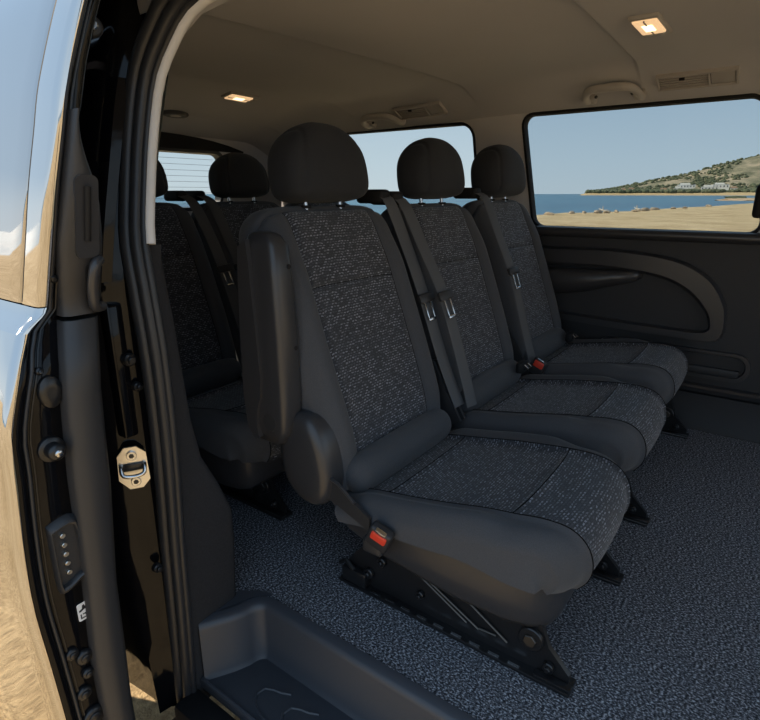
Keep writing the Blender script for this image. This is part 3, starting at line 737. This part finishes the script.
# ================================================================== HEADLINER FITTINGS
def on_roof(x, y, dz=0): return Vector((x, y, roof_z(x, y)+dz))
def frame_at(x, y, rz=0):
    p = on_roof(x, y); e = .05
    u = (on_roof(x+e, y)-on_roof(x-e, y)).normalized(); v = (on_roof(x, y+e)-on_roof(x, y-e)).normalized(); n = u.cross(v).normalized(); v = n.cross(u)
    return p, Matrix((u, v, n)).transposed() @ Matrix.Rotation(rz, 3, 'Z')
def roof_lamp(x, y, rz, label, sx=.098, sy=.038):
    p, R = frame_at(x, y, rz); o = tag(empty('ceiling_lamp', p), label, 'lamp', 'warm reading lamps in the headliner')
    def bx(nm, lo, hi, m, par, bev=.003):
        mb = MB(); mb.box(lo, hi, bev, 2); return raw(nm, [R @ Vector(v) for v in mb.v], mb.f, m, par)
    bx('bezel', (-sx, -sy, -.010), (sx, sy, .004), M_fix, o, .006)
    L = bx('lens', (-sx*.86, -sy*.80, -.015), (sx*.50, sy*.80, -.006), M_lamp, o, .004)
    bx('bulb', (-sx*.5, -sy*.35, -.0175), (sx*.1, sy*.35, -.012), M_bulb, L, .003)
    bx('lens_bar', (-sx*.86, -.002, -.0165), (sx*.5, .002, -.012), M_fix, L, .0005)
    bx('switch', (sx*.60, -sy*.45, -.014), (sx*.86, sy*.45, -.006), M_fix, o, .003)
    return o
roof_lamp(1.775, .398, 0, 'small lit warm white ceiling lamp above the empty floor in front of the bench')
roof_lamp(1.80, 2.085, math.radians(0), 'small lit warm white ceiling lamp above the rear bench', .088, .036)
def roof_vent(y, label, x=2.328):
    p, R = frame_at(x, y)
    o = tag(empty('air_vent', p), label, 'vent', 'louvred vents above the far windows')
    def bx(nm, lo, hi, m, par=o, bev=.002):       # local: x across the van, y along it, -z into the cabin
        mb = MB(); mb.box(lo, hi, bev, 2); return raw(nm, [R @ Vector(v) for v in mb.v], mb.f, m, par)
    bx('back_plate', (-.036, -.12, -.005), (.036, .12, .004), M_plas)
    for lo, hi in (((.034, -.125, -.014), (.042, .125, .004)), ((-.042, -.125, -.014), (-.034, .125, .004)), ((-.034, -.125, -.014), (.034, -.117, .004)), ((-.034, .117, -.014), (.034, .125, .004)), ((-.034, -.042, -.014), (.034, -.036, .004))):
        bx('vent_frame', lo, hi, M_fix)
    bx('blank_cover', (-.031, -.115, -.010), (.031, -.044, -.004), M_fix)
    for i in range(5):
        q = -.026+.013*i; bx('louvre', (q-.0024, -.035, -.010), (q+.0024, .116, -.004), M_fix, bev=.0008)
    bx('thumb_wheel', (-.022, .035, -.014), (-.012, .052, -.006), M_black, bev=.001)
roof_vent(.352, 'louvred plastic air vent above the large side window')
roof_vent(1.475, 'louvred plastic air vent above the rear quarter window')
def grab_handle(y, label, x=2.325):
    p, R = frame_at(x, y); F = lambda v: R @ Vector(v)
    o = tag(empty('grab_handle', p), label, 'handle', 'grab handles above the far windows')
    L = [(.060, .098, .0), (.058, .098, -.018), (.030, .097, -.030), (-.010, .088, -.034), (-.038, .062, -.036), (-.046, 0, -.037), (-.038, -.062, -.036), (-.010, -.088, -.034), (.030, -.097, -.030), (.058, -.098, -.018), (.060, -.098, .0)]
    P = [F(q) for q in spline(L, 36)]; MB().tube(P, [.012+.003*math.sin(PI*i/35) for i in range(36)], 10).build('grip', M_fix, o, 60)
    for s in (-1, 1):
        mb = MB(); mb.box((.034, s*.088-.020, -.024), (.074, s*.088+.020, .004), .008, 3); f = raw('mount', [F(v) for v in mb.v], mb.f, M_fix, o)
        mb = MB(); mb.disc((.036, s*.066, -.014), (0, -s, -1), .006, .006, 12); raw('screw_cap', [F(v) for v in mb.v], mb.f, M_plas, f)
grab_handle(.628, 'plastic grab handle above the large side window'); grab_handle(1.70, 'plastic grab handle above the rear quarter window')
mb = MB(); p, R = frame_at(1.62, 2.33); o = tag(empty('speaker_vent', p), 'small dark oval fitting in the headliner near the rear window', 'fitting')
MB().loft([[R @ Vector((q*.07*math.cos(t), q*.028*math.sin(t), z)) for t in [2*PI*i/24 for i in range(24)]] for q, z in ((1, .004), (1, -.006), (.85, -.012), (.5, -.012))]).build('bezel', M_plas, o)
MB().loft([[R @ Vector((q*.07*math.cos(t), q*.028*math.sin(t), z)) for t in [2*PI*i/24 for i in range(24)]] for q, z in ((.45, -.010), (.40, -.014), (.2, -.014))]).build('grille', M_fix, o)

# ================================================================== STRIKER
sk = tag(empty('door_striker', (.497, .966, .435), math.radians(-30)), 'bright zinc striker plate with two screws on the black door jamb', 'striker')
oct_ = [(-.026, .028), (-.012, .045), (.010, .045), (.026, .030), (.028, -.028), (.014, -.044), (-.010, -.044), (-.028, -.022)]
MB().prism(oct_, lambda x, z: (x, 0, z), lambda x, z: (x, -.005, z)).build('plate', M_zinc, sk, 20)
for x, z in ((.0, .028), (.002, -.028)):
    b = MB().disc((x, -.005, z), (0, -1, 0), .0095, .004, 18).build('screw', M_steel, sk); MB().disc((x, -.0085, z), (0, -1, 0), .005, .0015, 6).build('screw_socket', M_blk, b)
MB().tube(spline([(-.02, -.004, .010), (-.021, -.014, .006), (-.018, -.020, -.006), (.0, -.021, -.010), (.018, -.020, -.006), (.021, -.014, .006), (.02, -.004, .010)], 24), .004, 10).build('latch_loop', M_steel, sk)
mb = MB(); mb.box((-.018, -.009, -.004), (.018, -.004, .012), .002); mb.build('wear_pad', M_blk, sk)

# ================================================================== SLIDING DOOR (slid back, outside the body)
dr = tag(empty('sliding_door', (.33, 1.3, -.30)), 'open sliding door slid back along the van, glossy outside with a dark trim edge', 'door')
OUT = [(-.30, .285), (-.1, .256), (.108, .248), (.223, .243), (.334, .238), (.448, .243), (.553, .252), (.617, .257), (.71, .283), (.755, .301), (.770, .318), (.780, .330), (.897, .358), (.96, .373), (1.03, .393), (1.10, .414), (1.21, .462), (1.30, .515)]
FT = [(-.30, .335), (.043, .324), (.163, .323), (.337, .333), (.519, .34), (.64, .349), (.772, .366), (.887, .381), (1.05, .425), (1.13, .450), (1.21, .485), (1.30, .53)]
TR = [(-.30, .372), (.064, .369), (.166, .373), (.308, .377), (.495, .394), (.566, .397), (.657, .402), (.774, .415), (.883, .435), (1.0, .442), (1.045, .440), (1.06, .436)]
def smooth_tab(T):
    P = spline([(a_, b_*10, 0) for a_, b_ in T], 160); return sorted((p.x, p.y/10) for p in P)
OUTS = [t_ for t_ in OUT if t_[0] <= .70]+[(.735, .293), (.76, .307), (.775, .325), (.79, .334), (.84, .345)]+[t_ for t_ in OUT if t_[0] > .85]
OUT = smooth_tab(OUTS)
fo_ = lambda z: interp(OUT, z); ft = lambda z: interp(FT, z); ti = lambda z: interp(TR, z)
DY0, DY1 = .85, 2.05
zs = [z for z in lin(-.30, .755, 30)]
YE = [(.70, .85), (.78, .875), (.84, .853), (.9, .831), (.96, .812), (1.03, .80), (1.1, .796), (1.21, .782), (1.3, .785)]
YE = smooth_tab(YE)
def lean(v):                        # the leading edge leans forward above the waist
    y = interp(YE, v[2]); return (v[0]*y/.85, v[1]+y-.85, v[2])
def dpart(mb, nm, m, par=dr, sm=50):
    mb.v = [lean(v) for v in mb.v]
    o = mb.build(nm, m, par, sm)
    if par is dr: o.location = (-.33, -1.3, .30)
    return o
# outer skin below the waist
def skin(nm, zz, y0, y1, d0, th, m):
    mb = MB(); rings = []
    ys = [y0, y0+.004, y0+.012]+lin(y0+.05, y1, 8)
    for i, y in enumerate(ys):
        e = (.006, .0015, 0)[i] if i < 3 else 0
        bow = .010*(y-.85)*(1.9-y)
        outer = [(fo_(z)+d0+e-bow, y, z) for z in zz]; inner = [(fo_(z)+d0+th, y, z) for z in zz[::-1]]
        rings.append(outer+inner)
    return dpart(mb.loft(rings), nm, m)
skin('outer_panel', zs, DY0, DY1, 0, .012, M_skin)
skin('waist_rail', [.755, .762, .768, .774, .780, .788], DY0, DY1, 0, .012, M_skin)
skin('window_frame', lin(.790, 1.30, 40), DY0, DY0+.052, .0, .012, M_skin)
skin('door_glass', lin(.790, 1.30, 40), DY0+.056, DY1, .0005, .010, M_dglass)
mb = MB(); mb.tube([(fo_(z)+.0035, DY0+.054, z) for z in lin(.792, 1.298, 40)], .0042, 6); dpart(mb, 'glass_seal', M_black)
# folded edge, groove and inner frame face seen end-on
def strip(nm, xa, xb, y0, y1, m, zz, bev=.003, par=dr):
    mb = MB(); rings = []
    for z in zz:
        a, b = xa(z), xb(z); c = min(bev, (b-a)*.3)
        rings.append([(a, y1, z), (a, y0+c, z), (a+c, y0, z), (b-c, y0, z), (b, y0+c, z), (b, y1, z)])
    return dpart(mb.loft(rings), nm, m, par)
zz = lin(-.295, 1.295, 60)
def groove_x(z): return fo_(z)+interp([(-.3, .032), (.7, .027), (.80, .014), (1.3, .012)], z)
strip('hem_flange', lambda z: fo_(z)+.011, groove_x, .853, .95, M_paint, zz)
strip('frame_face', lambda z: groove_x(z)+.004, lambda z: max(ft(z), groove_x(z)+.012), .862, .99, M_paint, zz, .006)
MB_ = MB(); MB_.tube([(groove_x(z)+.004, .8575, z) for z in zz], .0035, 8); dpart(MB_, 'edge_seal', M_rub)
MB_ = MB(); MB_.tube([(groove_x(z)+.013, .8605, z) for z in zz], .0016, 6); dpart(MB_, 'seam_bead', M_blk)
# inner trim panel
zt = lin(-.295, .765, 40)
strip('inner_trim', lambda z: ft(z)-.004, ti, .835, 1.95, M_plas, zt, .010)
zt2 = lin(.772, 1.058, 24)
tcap = lambda z: ft(z)-.002+(ti(z)-ft(z)+.002)*(1-sstep(.93, 1.062, z)**1.3)+.002
strip('upper_trim', lambda z: ft(z)-.004, tcap, .835, 1.95, M_plas, zt2, .008)
# inner window frame above the trim
strip('inner_window_frame', lambda z: max(ft(z), groove_x(z)+.012)+.0, lambda z: max(ft(z), groove_x(z)+.012)+.022, .872, .96, M_paint, lin(1.06, 1.295, 12), .004)
# pull handle: recess outline and grip
mb = MB(); rr_ = rrect(-.017, .017, .86, .975, .010)
mb.prism(rr_, lambda x, z: (interp([(.8, .398), (1.0, .424)], z)+x, .836, z), lambda x, z: (interp([(.8, .398), (1.0, .424)], z)+x, .831, z)); dpart(mb, 'handle_plate', M_soft)
mb = MB(); mb.tube([(.408, .829, .885), (.414, .829, .925), (.419, .829, .960)], .0045, 8); dpart(mb, 'handle_slot', M_black)
mb = MB(); L = spline([(.425, .838, .855), (.412, .826, .848), (.402, .820, .82), (.400, .820, .795), (.405, .828, .782), (.42, .838, .780)], 20); mb.tube(L, .008, 10); dpart(mb, 'pull_grip', M_soft)
mb = MB(); mb.prism(rrect(-.012, .010, .790, .850, .008), lambda x, z: (.408+(z-.8)*.1+x, .8345, z), lambda x, z: (.408+(z-.8)*.1+x, .8325, z)); dpart(mb, 'grip_recess', M_black)
# fittings on the frame face
def fx_(z, t=.5): return (groove_x(z)+ft(z))/2*1.0+(t-.5)*(ft(z)-groove_x(z))
mb = MB(); x0 = fx_(.575, .62); mb.disc((x0, .862, .575), (0, -1, 0), .020, .006, 24); mb.disc((x0, .856, .575), (0, -1, 0), .013, .020, 20, .004); dpart(mb, 'guide_pin', M_blk)
mb = MB(); mb.disc((x0, .838, .575), (0, -1, 0), .006, .006, 12); dpart(mb, 'pin_tip', M_steel)
mb = MB(); x0 = fx_(.69, .55); mb.loft([[(x0+.018*q*math.cos(t), .862-d, .665+.026*q*math.sin(t)) for t in [2*PI*i/20 for i in range(20)]] for q, d in ((1, 0), (.95, .006), (.6, .010), (.3, .010))]); dpart(mb, 'bump_stop', M_blk)
# contact block with five pins
z0 = .392; mb = MB(); x0 = fx_(z0, .66)
ol = [(-.020, .055), (.010, .062), (.021, .050), (.023, -.040), (.014, -.050), (-.010, -.062), (-.020, -.050)]
ol = [tuple(p) for p in spline(ol+[ol[0]], 30)[:-1]]
mb = MB(); mb.loft([[(x0+x*q, .862-d, z0+z*q) for x, z in ol] for q, d in ((1.08, 0), (1.0, .012), (.92, .014), (.86, .012), (.84, .004))]); blk = dpart(mb, 'contact_block', M_plas)
for i in range(5):
    z = z0+.036-.017*i; mb = MB(); mb.disc((x0-.002, .8585, z), (0, -1, 0), .0042, .006, 10); o = mb.build('contact_pin', M_pin, blk)
# small white sticker with a child-lock pictogram and the letter below it
z0 = .272; x0 = fx_(z0, .86); stx = lambda dx, dz, dy: (x0+dx, .8605-dy, z0+dz)
mb = MB(); mb.prism(rrect(-.0085, .0085, -.017, .017, .003, 3), lambda x, z: stx(x, z, 0), lambda x, z: stx(x, z, .0008)); lab = dpart(mb, 'sticker', M_white)
def mark(nm, poly): MB().prism(poly, lambda x, z: stx(x, z, .0008), lambda x, z: stx(x, z, .0012)).build(nm, M_black, lab, 0)
mark('pictogram', [(-.006, .004), (-.001, .006), (.0, .012), (.003, .013), (.004, .009), (.006, .008), (.005, .004), (.001, .003), (-.003, .001), (-.006, .001)])
mark('letter', [(-.005, -.004), (-.003, -.004), (-.003, -.011), (.004, -.011), (.004, -.013), (-.005, -.013)])
mark('letter_mark', [(-.001, -.004), (.005, -.004), (.005, -.0085), (.003, -.0085), (.003, -.006), (-.001, -.006)])
# lower rollers, bolts and guide arm
for z, t, r in ((.205, .35, .011), (.185, .70, .014), (.150, .72, .010), (.115, .45, .013), (.055, .6, .020), (.83, .35, .008), (.70, .3, .006), (-.03, .5, .018)):
    mb = MB(); x0 = fx_(z, t); mb.disc((x0, .862, z), (0, -1, 0), r, .008, 20, .003); mb.disc((x0, .855, z), (0, -1, 0), r*.55, .004, 14); dpart(mb, 'face_bolt', M_blk)
mb = MB(); mb.tube(spline([(.30, .86, -.03), (.315, .845, -.06), (.335, .84, -.10)], 10), .012, 10); dpart(mb, 'cable_boot', M_rub)
mb = MB(); mb.box((.36, .86, -.33), (.56, .97, -.215), .012); dpart(mb, 'guide_arm', M_black)

# ================================================================== OUTSIDE
GZ = -.54
M_sand = None
def sand_mat():
    m = bpy.data.materials.new('sand'); m.use_nodes = True; t = m.node_tree; b = t.nodes['Principled BSDF']
    b.inputs['Roughness'].default_value = .95; b.inputs['Specular IOR Level'].default_value = .1
    co = t.nodes.new('ShaderNodeTexCoord')
    n1 = t.nodes.new('ShaderNodeTexNoise'); n1.inputs['Scale'].default_value = .45; n1.inputs['Detail'].default_value = 10; n1.inputs['Roughness'].default_value = .7
    n2 = t.nodes.new('ShaderNodeTexNoise'); n2.inputs['Scale'].default_value = 42; n2.inputs['Detail'].default_value = 5; n2.inputs['Roughness'].default_value = .75
    for n in (n1, n2): t.links.new(co.outputs['Object'], n.inputs['Vector'])
    r = t.nodes.new('ShaderNodeValToRGB'); el = r.color_ramp.elements
    el[0].position = .3; el[0].color = (.44, .31, .16, 1); el[1].position = .62; el[1].color = (.72, .55, .33, 1)
    t.links.new(n1.outputs['Fac'], r.inputs[0])
    r2 = t.nodes.new('ShaderNodeValToRGB'); r2.color_ramp.elements[0].position = .35; r2.color_ramp.elements[0].color = (.45, .42, .40, 1); r2.color_ramp.elements[1].position = .62; r2.color_ramp.elements[1].color = (1.1, 1.08, 1.05, 1)
    t.links.new(n2.outputs['Fac'], r2.inputs[0])
    mx = t.nodes.new('ShaderNodeMixRGB'); mx.blend_type = 'MULTIPLY'; mx.inputs[0].default_value = .8
    t.links.new(r.outputs[0], mx.inputs[1]); t.links.new(r2.outputs[0], mx.inputs[2]); t.links.new(mx.outputs[0], b.inputs['Base Color'])
    u = t.nodes.new('ShaderNodeBump'); u.inputs['Strength'].default_value = .7; u.inputs['Distance'].default_value = .03
    t.links.new(n2.outputs['Fac'], u.inputs['Height']); t.links.new(u.outputs[0], b.inputs['Normal'])
    return m
M_sand = sand_mat()
from mathutils import noise as mn
SHORE = [(b_, d_*.86) for b_, d_ in [(-180, 85), (-90, 110), (-40, 400), (-8, 320), (2.5, 155), (6.84, 102), (11.6, 75), (20.4, 57), (40, 46), (70, 44), (110, 48), (150, 60), (180, 85)]]
vs_, fs_ = [], []
NB, RR = 180, [0, .6, 1.2, 2, 3, 4.5, 6.5, 9, 12, 16, 20, 25, 31, 38]
rad = [r/38*.70 for r in RR]+[.76, .82, .88, .92, .95, .975, 1.0, 1.03, 1.08]
for i in range(NB):
    b = -180+360*i/NB; R0 = interp(SHORE, b)*(1+.05*mn.noise(Vector((b*.25, 3.1, 0)))+.03*mn.noise(Vector((b*.8, 9, 0))))
    for k, f in enumerate(rad):
        d = f*R0; x, y = d*math.cos(math.radians(b)), d*math.sin(math.radians(b))
        z = GZ
        if d > 6: z += (.10*mn.noise(Vector((x*.11, y*.11, 1)))+.06*mn.noise(Vector((x*.4, y*.4, 2))))*sstep(6, 14, d)*(1-sstep(.9, 1, f))
        z -= .62*sstep(.90, 1.06, f)
        vs_.append((x, y, z))
nr = len(rad)
for i in range(NB):
    for k in range(nr-1):
        a = i*nr+k; b = ((i+1) % NB)*nr+k; fs_.append((a, a+1, b+1, b))
struct(raw('sand_beach', vs_, fs_, M_sand, smooth=60), 'golden sand and gravel beach around the van')
# sea
m = bpy.data.materials.new('sea'); m.use_nodes = True; t = m.node_tree; b = t.nodes['Principled BSDF']
b.inputs['Base Color'].default_value = (.018, .085, .17, 1); b.inputs['Roughness'].default_value = .32; b.inputs['Specular IOR Level'].default_value = .25
co = t.nodes.new('ShaderNodeTexCoord'); n1 = t.nodes.new('ShaderNodeTexNoise'); n1.inputs['Scale'].default_value = .35; n1.inputs['Detail'].default_value = 6
u = t.nodes.new('ShaderNodeBump'); u.inputs['Strength'].default_value = .9; u.inputs['Distance'].default_value = .5
t.links.new(co.outputs['Object'], n1.inputs['Vector']); t.links.new(n1.outputs['Fac'], u.inputs['Height']); t.links.new(u.outputs[0], b.inputs['Normal'])
n2 = t.nodes.new('ShaderNodeTexNoise'); n2.inputs['Scale'].default_value = .02; n2.inputs['Detail'].default_value = 5
r = t.nodes.new('ShaderNodeValToRGB'); r.color_ramp.elements[0].position = .35; r.color_ramp.elements[0].color = (.022, .085, .145, 1); r.color_ramp.elements[1].position = .65; r.color_ramp.elements[1].color = (.045, .15, .215, 1)
t.links.new(co.outputs['Object'], n2.inputs['Vector']); t.links.new(n2.outputs['Fac'], r.inputs[0]); t.links.new(r.outputs[0], b.inputs['Base Color'])
M_sea = m
NS = 96; ring_r = [20, 60, 120, 250, 500, 1000, 2500, 6000, 15000, 40000]
vs_ = [(q*math.cos(2*PI*i/NS), q*math.sin(2*PI*i/NS), -1.0) for q in ring_r for i in range(NS)]
fs_ = [(k*NS+i, (k+1)*NS+i, (k+1)*NS+(i+1) % NS, k*NS+(i+1) % NS) for k in range(len(ring_r)-1) for i in range(NS)]
struct(raw('sea', vs_, fs_, M_sea, smooth=60), 'calm blue sea reaching to the horizon')
# headland
RIDGE = [(-60, .05), (-35, .075), (-15, .085), (-5, .070), (0, .058), (3.1, .0490), (5.1, .0420), (7.3, .0330), (10.3, .0215), (13.5, .0085), (15.2, .0040), (16.3, .0012), (17.0, 0)]
D0, D1 = 900, 1700
def hill_z(b, d):
    h = interp(RIDGE, b)*1350; t = (d-D0)/450
    z = -1.2+4*sstep(0, .03, t)*sstep(17.0, 16.2, b)+h*sstep(.0, 1, t)*(.45+.55*sstep(0, 1, t))
    x, y = d*math.cos(math.radians(b)), d*math.sin(math.radians(b))
    z += h*.16*mn.noise(Vector((x*.008, y*.008, 0)))*sstep(.05, .5, t)+h*.06*mn.noise(Vector((x*.03, y*.03, 5)))*sstep(.05, .4, t)
    return z
vs_, fs_ = [], []
BS = [-60+2*i for i in range(28)]+[-4+.22*i for i in range(96)]
DS = [D0, D0+4, D0+10, D0+20]+[D0+20+i*14 for i in range(1, 36)]+[1500, 1700, 2000]
for b in BS:
    for d in DS: vs_.append((d*math.cos(math.radians(b)), d*math.sin(math.radians(b)), hill_z(b, d)))
nd = len(DS)
fs_ = [(i*nd+k, i*nd+k+1, (i+1)*nd+k+1, (i+1)*nd+k) for i in range(len(BS)-1) for k in range(nd-1)]
m = bpy.data.materials.new('headland'); m.use_nodes = True; t = m.node_tree; b_ = t.nodes['Principled BSDF']; b_.inputs['Roughness'].default_value = 1; b_.inputs['Specular IOR Level'].default_value = 0
co = t.nodes.new('ShaderNodeTexCoord'); n1 = t.nodes.new('ShaderNodeTexNoise'); n1.inputs['Scale'].default_value = .022; n1.inputs['Detail'].default_value = 8; n1.inputs['Roughness'].default_value = .65
r = t.nodes.new('ShaderNodeValToRGB'); el = r.color_ramp.elements; el[0].position = .38; el[0].color = (.13, .13, .085, 1); el[1].position = .62; el[1].color = (.40, .32, .22, 1); q = el.new(.5); q.color = (.24, .21, .14, 1)
t.links.new(co.outputs['Object'], n1.inputs['Vector']); t.links.new(n1.outputs['Fac'], r.inputs[0])
sx_ = t.nodes.new('ShaderNodeSeparateXYZ'); t.links.new(co.outputs['Object'], sx_.inputs[0])
mr = t.nodes.new('ShaderNodeMapRange'); mr.inputs[1].default_value = 2.6; mr.inputs[2].default_value = 5.0; t.links.new(sx_.outputs['Z'], mr.inputs[0])
mx = t.nodes.new('ShaderNodeMixRGB'); mx.inputs[1].default_value = (.50, .36, .20, 1); t.links.new(mr.outputs[0], mx.inputs[0]); t.links.new(r.outputs[0], mx.inputs[2]); t.links.new(mx.outputs[0], b_.inputs['Base Color'])
struct(raw('headland', vs_, fs_, m, smooth=60), 'dry scrubby headland across the bay')
# scrub and trees on the headland: far too many and too small to count
M_scrub = mat('scrub', (.085, .10, .062), 1, spec=0, noise=(.05, (.15, .155, .095), .2))
bm = bmesh.new(); bmesh.ops.create_icosphere(bm, subdivisions=1, radius=1); iv = [v.co.copy() for v in bm.verts]; bm.verts.index_update(); if_ = [[v.index for v in f.verts] for f in bm.faces]; bm.free()
HOUSES = [(8.15, 985, 19), (8.75, 975, 13), (6.35, 960, 18), (5.55, 985, 18), (12.55, 935, 11), (9.9, 940, 12), (13.25, 940, 10), (4.55, 955, 11)]
mb = MB()
for i in range(4600):
    b = random.uniform(-6, 16.4); t_ = random.random()**1.6; d = D0+12+t_*480
    x, y = d*math.cos(math.radians(b)), d*math.sin(math.radians(b))
    if mn.noise(Vector((x*.010, y*.010, 8))) < -.06+.06*t_: continue
    if any(abs(b-hb)/57.3*d < hw and abs(d-hd) < 14 for hb, hd, hw in HOUSES): continue
    s = random.uniform(1.2, 3.6)*(1.1 if t_ < .15 else .85); z = hill_z(b, d)
    mb.add([(x+p.x*s*1.2, y+p.y*s*1.2, z+s*.45+p.z*s*random.uniform(.75, 1)) for p in iv], if_)
o = mb.build('scrub', M_scrub, smooth=60); o['kind'] = 'stuff'; o['label'] = 'dark green scrub and trees on the headland'; o['category'] = 'scrub'
# white houses on the slope
M_wallw = mat('house_wall', (.80, .76, .69), .9); M_roofh = mat('house_roof', (.50, .33, .22), .9); M_win = mat('house_window', (.06, .07, .08), .4)
def house(b, d, wx, wy, h, label, roof='flat', dz=0):
    x, y = d*math.cos(math.radians(b)), d*math.sin(math.radians(b)); z = hill_z(b, d)+dz
    o = tag(empty('house', (x, y, z), math.radians(b)), label, 'house', 'white houses on the headland')
    # local -x faces the van
    MB().box((-wx/2, -wy/2, -4), (wx/2, wy/2, h)).build('wall', M_wallw, o, 0)
    MB().box((-wx/2+1, -wy*.2, h), (wx/2, wy*.36, h+2.6)).build('upper_storey', M_wallw, o, 0)
    if roof == 'flat': MB().box((-wx/2-.3, -wy/2-.3, h), (wx/2+.3, wy/2+.3, h+.35)).build('roof', M_wallw, o, 0)
    else:
        MB().prism([(-wy/2-.4, h), (wy/2+.4, h), (wy*.3, h+2.4), (-wy*.3, h+2.4)], lambda yy, zz: (-wx/2-.4, yy, zz), lambda yy, zz: (wx/2+.4, yy, zz)).build('roof', M_roofh, o, 0)
    n = max(2, int(wy/4))
    for i in range(n):
        yy = -wy/2+wy*(i+.5)/n; MB().box((-wx/2-.08, yy-.7, h*.45), (-wx/2+.1, yy+.7, h*.8)).build('window', M_win, o, 0)
house(8.15, 985, 10, 24, 6, 'long white house high on the headland slope', dz=3)
house(8.75, 975, 9, 12, 5, 'small white house beside the long one on the headland')
house(6.35, 960, 10, 22, 6, 'broad white house low on the headland slope', dz=1)
house(5.55, 985, 10, 22, 7, 'white two-storey house near the headland scrub', dz=2)
house(12.55, 935, 8, 9, 5, 'small white house with tiled roof near the headland point', 'tile')
house(9.9, 940, 8, 10, 4, 'low pale cottage by the headland shore', 'tile')
house(13.25, 940, 7, 8, 4, 'tiny white cottage at the foot of the headland', 'tile')
house(4.55, 955, 8, 9, 5, 'pale tiled house beside the shore road of the headland', 'tile')
# low rocky spit in the bay
M_rock = mat('rock', (.36, .25, .16), .95, spec=.1, noise=(.5, (.50, .37, .25), .2))
def rock(name, c, s, m, label, cat, group=None, seed=0, sub=3):
    bm = bmesh.new(); bmesh.ops.create_icosphere(bm, subdivisions=sub, radius=1)
    for v in bm.verts:
        n = v.co.normalized(); f = 1+.35*mn.noise(n*1.6+Vector((seed, 0, 0)))+.15*mn.noise(n*4+Vector((0, seed, 0)))
        v.co = Vector((n.x*s[0]*f, n.y*s[1]*f, n.z*s[2]*f))
    me = bpy.data.meshes.new(name); bm.to_mesh(me); bm.free(); o = link(name, me, m, None, 35); o.location = c
    return tag(o, label, cat, group)
def bear(b, d): return (d*math.cos(math.radians(b)), d*math.sin(math.radians(b)))
x, y = bear(2.9, 205); o = rock('rocky_islet', (x, y, -1.0), (5, 10, .75), M_rock, 'low reddish rocky islet with a green bush in the bay', 'islet', seed=4); o.rotation_euler.z = math.radians(4)
x, y = bear(4.3, 204); bu_ = rock('bush', (x, y, -.12), (1.4, 3.0, .55), M_scrub, '', '', seed=2); del bu_['label'], bu_['category']; bpy.context.view_layer.update(); bu_.parent = o; bu_.matrix_parent_inverse = o.matrix_world.inverted()
# stones and driftwood along the waterline
rs = random.Random(11)
M_drift = mat('pale_driftwood', (.62, .56, .48), .9); M_stone = mat('beach_stone', (.30, .22, .15), .95, noise=(3, (.44, .34, .24), .2))
DB = [(19.6, 55), (17.5, 58.5), (16.4, 60), (15.2, 62), (13.6, 66), (12.0, 70), (10.4, 77), (8.9, 84), (8.0, 88), (6.2, 104), (14.4, 63.5), (11.2, 73)]
for i, (b, d) in enumerate(DB):
    d *= .80; x, y = bear(b, d); s = rs.uniform(.16, .34)
    o = rock('beach_stone', (x, y, GZ+.06), (s, s*rs.uniform(1.1, 2.4), s*.7), M_stone, 'brown stone lying at the edge of the sand by the water', 'stone', 'stones along the waterline', seed=i*3.1, sub=2)
    o.rotation_euler.z = rs.uniform(0, 3)
for b, d, L_, dn in ((14.65, 49, .8, 'longer'), (11.8, 55, .6, 'shorter')):
    x, y = bear(b, d); o = tag(empty('driftwood', (x, y, GZ+.12), math.radians(b+90+12)), '%s pale driftwood trunk with a stub branch on the sand edge' % dn, 'driftwood', 'driftwood on the beach')
    MB().tube(spline([(-L_/2, 0, 0), (-L_*.2, .1, .10), (L_*.15, 0, .12), (L_/2, -.15, .26)], 12), [.08-.004*i for i in range(12)], 8).build('trunk', M_drift, o, 60)
    MB().tube([(L_*.1, 0, .1), (L_*.2, .1, .45)], [.06, .02], 6).build('branch', M_drift, o, 60)
